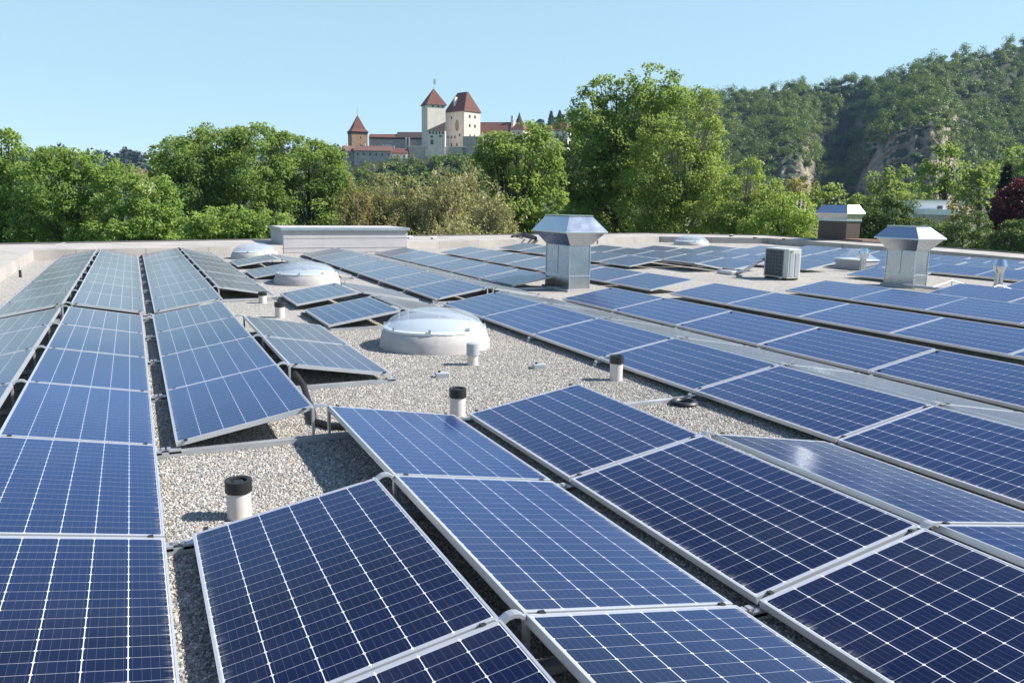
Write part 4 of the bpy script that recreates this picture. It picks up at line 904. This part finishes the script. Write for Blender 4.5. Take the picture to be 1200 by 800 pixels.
def tree(name, label, D, blobs, leafmat, leaf=.30, dens=.55, group=None, cat='tree', bark='bark', trunk_px=None, tr=.28, skirt=True, **kw):
    if D < 70:
        if skirt:
            xl = min(b[0]-b[2] for b in blobs); xr = max(b[0]+b[2] for b in blobs); w = (xr-xl)/2
            blobs = list(blobs)+[(xl+w*.5, 276, w*.5, 28), (xl+w*1.5, 278, w*.5, 28)]
        D = D*1.4; leaf = leaf*.86; dens = dens*1.2
    q, t, lc = crown_leaves(blobs, D, leaf, dens, **kw)
    px = trunk_px if trunk_px is not None else sum(b[0]*b[2]*b[3] for b in blobs)/sum(b[2]*b[3] for b in blobs)
    base = at(px, 260, D); base[2] = GZ
    root = thing(name, label, cat, base, 0, group)
    link('crown', leaf_mesh('crown', q-base, t, LEAF[leafmat]), root)
    tb = MB(); top = lc[:, 2].max()-base[2]; ctr = lc.mean(0)-base
    tb.tube([(0, 0, -.3), (ctr[0]*.2+.1, ctr[1]*.2, top*.4), (ctr[0]*.6, ctr[1]*.6, top*.7), (ctr[0], ctr[1], top*.95)], [tr, tr*.75, tr*.45, tr*.1], 9)
    for p in lc:
        p = p-base; s = random.uniform(.35, .6)*top; f = s/top
        a = np.array([ctr[0]*f*.8, ctr[1]*f*.8, min(s, p[2]*.8)]); mid = (a+p)/2+np.array([0, 0, -.05*top])
        tb.tube([tuple(a), tuple(mid), tuple(p)], [tr*.32, tr*.2, tr*.05], 6)
    tb.build('trunk', M[bark], root, smooth=True)
    return root
G1 = 'leafy trees left of the castle'
tree('leafy_tree', 'leafy tree at the far left edge with a tall loose top', 52, [(-18, 225, 50, 62), (8, 190, 24, 32), (14, 168, 9, 15), (30, 235, 40, 42), (-10, 262, 50, 30)], 'grove', .30, .55, G1, tint0=.55, seed=1)
tree('leafy_tree', 'leafy tree with a flat spread top, second from the left edge', 50, [(72, 215, 42, 36), (62, 190, 22, 17), (88, 193, 18, 18), (70, 252, 52, 36), (112, 232, 34, 38), (118, 198, 22, 20)], 'grove', .30, .55, G1, tint0=.6, seed=2)
tree('leafy_tree', 'lower leafy tree left of the big rounded tree, a red roof peeping above', 48, [(150, 238, 36, 40), (182, 242, 28, 36), (160, 268, 50, 22), (196, 264, 22, 22)], 'grove', .29, .55, G1, tint0=.6, seed=3)
tree('rounded_tree', 'big dense tree with a broad rounded crown left of centre', 58, [(245, 205, 62, 48), (220, 190, 36, 28), (300, 192, 45, 40), (262, 175, 34, 22), (300, 165, 26, 16), (200, 225, 24, 36), (285, 240, 62, 40)], 'maple', .31, .6, G1, tint0=.52, seed=4)
tree('rounded_tree', 'dense rounded tree touching the castle tower on its left', 60, [(362, 210, 44, 44), (340, 178, 30, 22), (378, 190, 24, 20), (352, 245, 52, 36), (395, 225, 16, 36)], 'maple', .31, .6, G1, tint0=.55, seed=5)
tree('bushy_tree', 'low bright bushy tree in front of the big rounded tree', 42, [(262, 262, 34, 20), (240, 270, 22, 14), (290, 275, 26, 12)], 'grove', .25, .55, G1, tint0=.72, seed=6)
tree('bushy_tree', 'low green bush just left of the grey roof box', 42, [(318, 268, 24, 20), (300, 278, 24, 12)], 'maple', .25, .55, G1, tint0=.62, seed=7)
# thin pale shrubs in young leaf below the castle
def twig_shrub(label, px, top, half, D, seed, leafmat='pale', n=34,  tint0=.5, base_w=.35, dens=1.0):
    D = D*1.35; n = int(n*1.8); base = at(px, 300, D); base[2] = GZ; H = at(px, top, D)[2]-GZ; W = half*D/F_PX
    root = thing('twiggy_shrub', label, 'shrub', base, 0, 'thin pale shrubs below the castle'); st = MB(); Q, T = [], []
    for i in range(n):
        a = random.uniform(0, 2*PI); r = math.sqrt(random.random()); x1, y1 = W*r*math.cos(a), W*r*math.sin(a)*.8
        h = H*(1-.22*r*r)*random.uniform(.80, 1.0); p0 = np.array([x1*base_w*.4, y1*base_w*.4, 0]); p1 = np.array([x1*.75, y1*.75, h*.6]); p2 = np.array([x1+random.gauss(0, .2), y1, h])
        st.tube([tuple(p0), tuple(p1), tuple(p2)], [.05, .032, .008], 5)
        for _ in range(12):
            f = random.uniform(.35, .99); q0 = p1+(p2-p1)*((f-.6)/.4) if f > .6 else p0+(p1-p0)*(f/.6)
            dd = np.array([random.gauss(0, .5), random.gauss(0, .4), random.uniform(.25, .9)]); q1 = q0+dd*random.uniform(.6, 1.15)
            st.tube([tuple(q0), tuple(q1)], [.020, .008], 4)
            m = int(15*dens); u = rng.uniform(.15, 1.1, (m, 1)); c = q0+(q1-q0)*u+rng.normal(size=(m, 3))*.10
            Q.append(leaf_arrays(c, unit(rng.normal(size=(m, 3))*.8+np.array([.4, -.2, .5])), rng.uniform(.09, .21, m), .7)); T.append(np.clip(tint0+random.gauss(0, .22)+rng.normal(size=m)*.14, 0, 1))
    st.build('stems', M['barkpale'], root)
    link('foliage', leaf_mesh('foliage', np.concatenate(Q), np.concatenate(T), LEAF[leafmat]), root)
twig_shrub('green leafed thin shrub right beside the dense rounded tree', 420, 204, 26, 44, 1, 'olive', 34, .7)
twig_shrub('thin pale shrub with a single tall spike under the castle houses', 447, 186, 26, 46, 2, 'pale', 34, .45)
twig_shrub('pale shrub below the white castle keep, over the roof box end', 483, 194, 32, 45, 3, 'pale', 42, .45)
twig_shrub('wide yellowish thin shrub below the great castle tower', 520, 187, 32, 44, 4, 'pale', 46, .6)
twig_shrub('tall yellowish thin shrub just right of the wide one', 548, 184, 30, 46, 5, 'pale', 44, .6)
twig_shrub('low yellowish shrub beside the leafy tree over the back parapet', 580, 212, 28, 42, 6, 'pale', 40, .65)
twig_shrub('low greenish shrub in front of the leafy tree, above cable bundle', 460, 246, 40, 38, 7, 'olive', 36, .5, .6)
twig_shrub('low pale shrub in the middle of the shrubs above the back parapet', 530, 246, 44, 37, 8, 'pale', 44, .5, .6)
# trees right of the castle
G2 = 'leafy trees right of the castle'
tree('leafy_tree', 'sunlit leafy tree hiding the right part of the castle', 47, [(612, 190, 42, 40), (578, 184, 22, 14), (572, 166, 14, 10), (622, 160, 24, 18), (640, 175, 20, 24), (600, 235, 34, 38), (640, 225, 24, 40), (612, 265, 36, 22), (588, 162, 9, 8)], 'maple', .30, .55, G2, trunk_px=598, tint0=.68, seed=11, sparse=.06)
tree('tall_tree', 'tallest dark leafy tree right of the castle, its top broken into clumps', 54, [(692, 190, 44, 56), (688, 130, 22, 24), (706, 106, 15, 18), (735, 112, 17, 26), (770, 108, 30, 26), (745, 150, 40, 40), (790, 130, 24, 30), (700, 245, 46, 42), (665, 230, 18, 50), (735, 215, 50, 50), (725, 165, 46, 40)], 'maple', .31, .55, G2, tint0=.62, seed=12, sparse=.04)
tree('feathery_tree', 'light yellow green feathery tree leaning against the tall dark tree', 50, [(790, 200, 52, 52), (822, 165, 28, 34), (828, 122, 14, 22), (800, 250, 56, 36), (842, 215, 26, 30), (770, 165, 26, 30), (770, 230, 40, 46), (815, 210, 40, 46)], 'birch', .23, .42, G2, bark='barkpale', tint0=.5, seed=13, sparse=.10, lobe_k=.24)
tree('feathery_tree', 'small feathery yellow green tree left of the air conditioner view', 47, [(872, 232, 26, 32), (880, 200, 12, 12), (895, 250, 26, 28), (862, 262, 30, 20), (850, 248, 30, 34)], 'birch', .23, .45, G2, bark='barkpale', tint0=.58, seed=14, sparse=.15, lobe_k=.26)
tree('lime_bush', 'bright lime green bush left of the brown chimney', 44, [(925, 252, 26, 24), (912, 235, 18, 20), (940, 262, 18, 18), (890, 268, 24, 12)], 'lime', .22, .42, G2, tint0=.6, seed=15, lobe_k=.28)
tree('bushy_tree', 'small olive bush with a purple tinge behind the lime bush', 60, [(930, 222, 16, 12), (948, 226, 10, 10)], 'olive', .26, .45, G2, tint0=.3, seed=16)
tree('leafy_tree', 'small rounded green tree between the lime bush and brown chimney', 75, [(962, 232, 16, 12), (975, 228, 12, 10)], 'mid', .3, .5, G2, tint0=.6)
G3 = 'trees and bushes below the wooded hill'
tree('dark_bush', 'large dark glossy bush right of the brown chimney', 46, [(1030, 258, 32, 30), (1048, 248, 20, 22), (1012, 266, 20, 24), (1082, 274, 26, 18), (1000, 275, 16, 14), (1048, 278, 40, 14)], 'dark', .24, .6, G3, cat='bush', skirt=False, tint0=.5, seed=21, tvar=.22)
tree('leafy_bush', 'sunlit leafy hedge bush between the right vent and red tree', 44, [(1130, 272, 26, 22), (1112, 280, 22, 16), (1150, 284, 18, 16)], 'dark', .22, .55, G3, cat='bush', skirt=False, tint0=.75, seed=22, tvar=.2)
tree('dark_bush', 'dark glossy bush at the lower right corner under red tree', 42, [(1190, 280, 28, 18), (1215, 274, 26, 24), (1172, 290, 16, 12)], 'dark', .22, .6, G3, cat='bush', skirt=False, tint0=.55, seed=23, tvar=.22)
tree('copper_tree', 'dark red leaved tree at the right edge', 55, [(1188, 242, 26, 22), (1215, 232, 26, 30), (1176, 262, 18, 18), (1200, 222, 18, 12)], 'copper', .28, .55, G3, tint0=.5, seed=24, tvar=.22)
tree('leafy_tree', 'round leafy tree in front of the large cliff, left of two', 150, [(1032, 217, 17, 18), (1042, 228, 22, 14)], 'mid', .62, .55, G3, tint0=.55, seed=25)
tree('leafy_tree', 'round leafy tree in front of the large cliff, right of two', 155, [(1060, 214, 16, 17), (1070, 228, 16, 14), (1052, 230, 14, 10)], 'mid', .62, .55, G3, tint0=.62, seed=26)
tree('tall_tree', 'tall open crowned tree behind the white house', 140, [(1108, 192, 22, 18), (1096, 210, 22, 18), (1122, 210, 18, 20), (1110, 176, 12, 9), (1100, 228, 22, 14)], 'grove', .55, .45, G3, tint0=.4, seed=27, sparse=.12)
tree('leafy_tree', 'grey green leafy tree right of the white house', 135, [(1150, 222, 20, 24), (1140, 205, 12, 12), (1158, 205, 14, 14)], 'mid', .55, .55, G3, tint0=.6, seed=28)
tree('leafy_tree', 'green tree at right edge above the red tree', 150, [(1190, 186, 18, 14), (1210, 196, 18, 18), (1176, 200, 12, 12)], 'grove', .55, .5, G3, tint0=.4, seed=29)
tree('olive_bush', 'small yellowish olive bush between white house and red tree', 95, [(1128, 252, 14, 12), (1136, 258, 12, 10), (1120, 260, 12, 8)], 'olive', .4, .5, G3, cat='bush', skirt=False, tint0=.6, seed=30)
tree('leafy_tree', 'green tree filling the gap left of the white house', 125, [(1005, 240, 20, 12), (1062, 240, 20, 14), (1040, 244, 24, 12), (985, 246, 14, 10)], 'mid', .5, .55, G3, tint0=.5, seed=31)
def conifer(label, px, top, bot, half, D, tint):
    base = at(px, 260, D); base[2] = GZ; H = at(px, top, D)[2]-GZ; W = half*D/F_PX*2.4; Q, T = [], []
    root = thing('conifer', label, 'tree', base, 0, G3)
    for z in np.linspace(H*.12, H*.98, 34):
        r = W*(1-z/H)*random.uniform(.75, 1.15)+.15
        for _ in range(9):
            a = random.uniform(0, 2*PI); m = 26; u = rng.uniform(.15, 1, (m, 1))
            c = np.array([[0, 0, z]])+u*r*np.array([[math.cos(a), math.sin(a), -.25]])+rng.normal(size=(m, 3))*.18
            Q.append(leaf_arrays(c, unit(rng.normal(size=(m, 3))*.5+np.array([0, 0, 1])), rng.uniform(.3, .6, m))); T.append(np.clip(tint+rng.normal(size=m)*.2, 0, 1))
    link('crown', leaf_mesh('crown', np.concatenate(Q), np.concatenate(T), LEAF['conifer']), root)
    MB().tube([(0, 0, -.3), (0, 0, H*.97)], [.3, .03], 8).build('trunk', M['bark'], root)
conifer('dark brownish conifer standing behind the red tree', 1174, 194, 260, 14, 95, .7)
# distant red brown roof in the left grove and the white house
p = at(152, 204, 160)
r = thing('distant_house', 'tiny house roof showing between the left grove and rounded tree', 'house', (p[0], p[1], GZ), -YAW)
MB().box(-3.2, -4, 0, 3.2, 4, p[2]-GZ-1.2).build('wall', M['c_cream'], r)
b_ = MB(); z0 = p[2]-GZ-1.2
b_.add([(-3.6, -4.5, z0), (3.6, -4.5, z0), (3.6, 4.5, z0), (-3.6, 4.5, z0), (-3.2, 0, z0+2.2), (3.2, 0, z0+2.2)], [(0, 1, 5, 4), (2, 3, 4, 5), (0, 4, 3), (1, 2, 5), (3, 2, 1, 0)]); b_.build('roof', M['c_brown'], r)
D = 118; a = at(1070, 252, D); zt = at(1090, 236, D)[2]-GZ; k = D/F_PX
r = thing('white_house', 'white flat roofed house with a terrace among the trees', 'house', (a[0], a[1], GZ), -YAW)
MB().box(0, 0, 0, 37*k, 7, zt).build('wall', M['white'], r)
MB().box(-.3, -.3, zt, 37*k+.3, 7.3, zt+.18).build('roof', M['zinc'], r)
MB().box(2*k, -2.6, zt-15*k, 47*k, 0, zt-9*k).build('terrace_parapet', M['white'], r)
MB().box(2*k, -2.5, 0, 47*k, -.01, zt-15.2*k).build('lower_wall', M['c_grey'], r)
MB().box(27*k, -.05, zt-8.5*k, 33*k, .1, zt-5*k).build('window', M['c_win'], r)
MB().box(-9*k, 1, 0, -.05, 7, zt-2*k).build('side_wing', M['white'], r)

# ------------------------------------------------------------------ the air between here and the hills
hz = MB().box(-1650, -350, GZ-1.5, 1900, 2150, 330)
hm = bpy.data.materials.new("haze_air"); hm.use_nodes = True; _n = hm.node_tree; _n.nodes.clear()
_o = _n.nodes.new('ShaderNodeOutputMaterial'); _v = _n.nodes.new('ShaderNodeVolumePrincipled')
_v.inputs['Color'].default_value = (.42, .62, 1.0, 1); _v.inputs['Density'].default_value = HAZE; _v.inputs['Anisotropy'].default_value = .2
_n.links.new(_v.outputs[0], _o.inputs['Volume'])
tag(hz.build('haze', hm), 'thin bluish air between the roof and the far hills', 'haze', kind='stuff')

# ------------------------------------------------------------------ sub-parts: a part that sits on another part belongs to it
SUB = {'cap_insert': 'cap', 'clip': 'ring', 'hood_cap': 'hood', 'duct_joint': 'duct', 'corner_seam': 'duct', 'standing_seam': 'duct', 'grille': 'coil', 'badge': 'casing',
       'side_louvre': 'casing', 'edge_trim': 'lid', 'membrane_lap': 'wall', 'drip_edge': 'parapet', 'dormer': 'roof', 'gland': 'casing', 'screw': 'sleeve', 'foot': 'casing',
       'inner_dome': 'dome', 'painted_dial': 'wall', 'plaster_patch': 'wall', 'finial': 'roof', 'flag_pole': 'roof'}
for o in list(bpy.data.objects):
    base = o.name.split('.')[0]
    if o.parent is not None and base in SUB:
        tgt = [c for c in o.parent.children if c.name.split('.')[0] == SUB[base]]
        if tgt: o.parent = tgt[0]
    elif o.parent is not None and base == 'chimney' and o.parent.get('category') in ('house', 'tower'):
        tgt = [c for c in o.parent.children if c.name.split('.')[0] == 'roof']
        if tgt: o.parent = tgt[0]
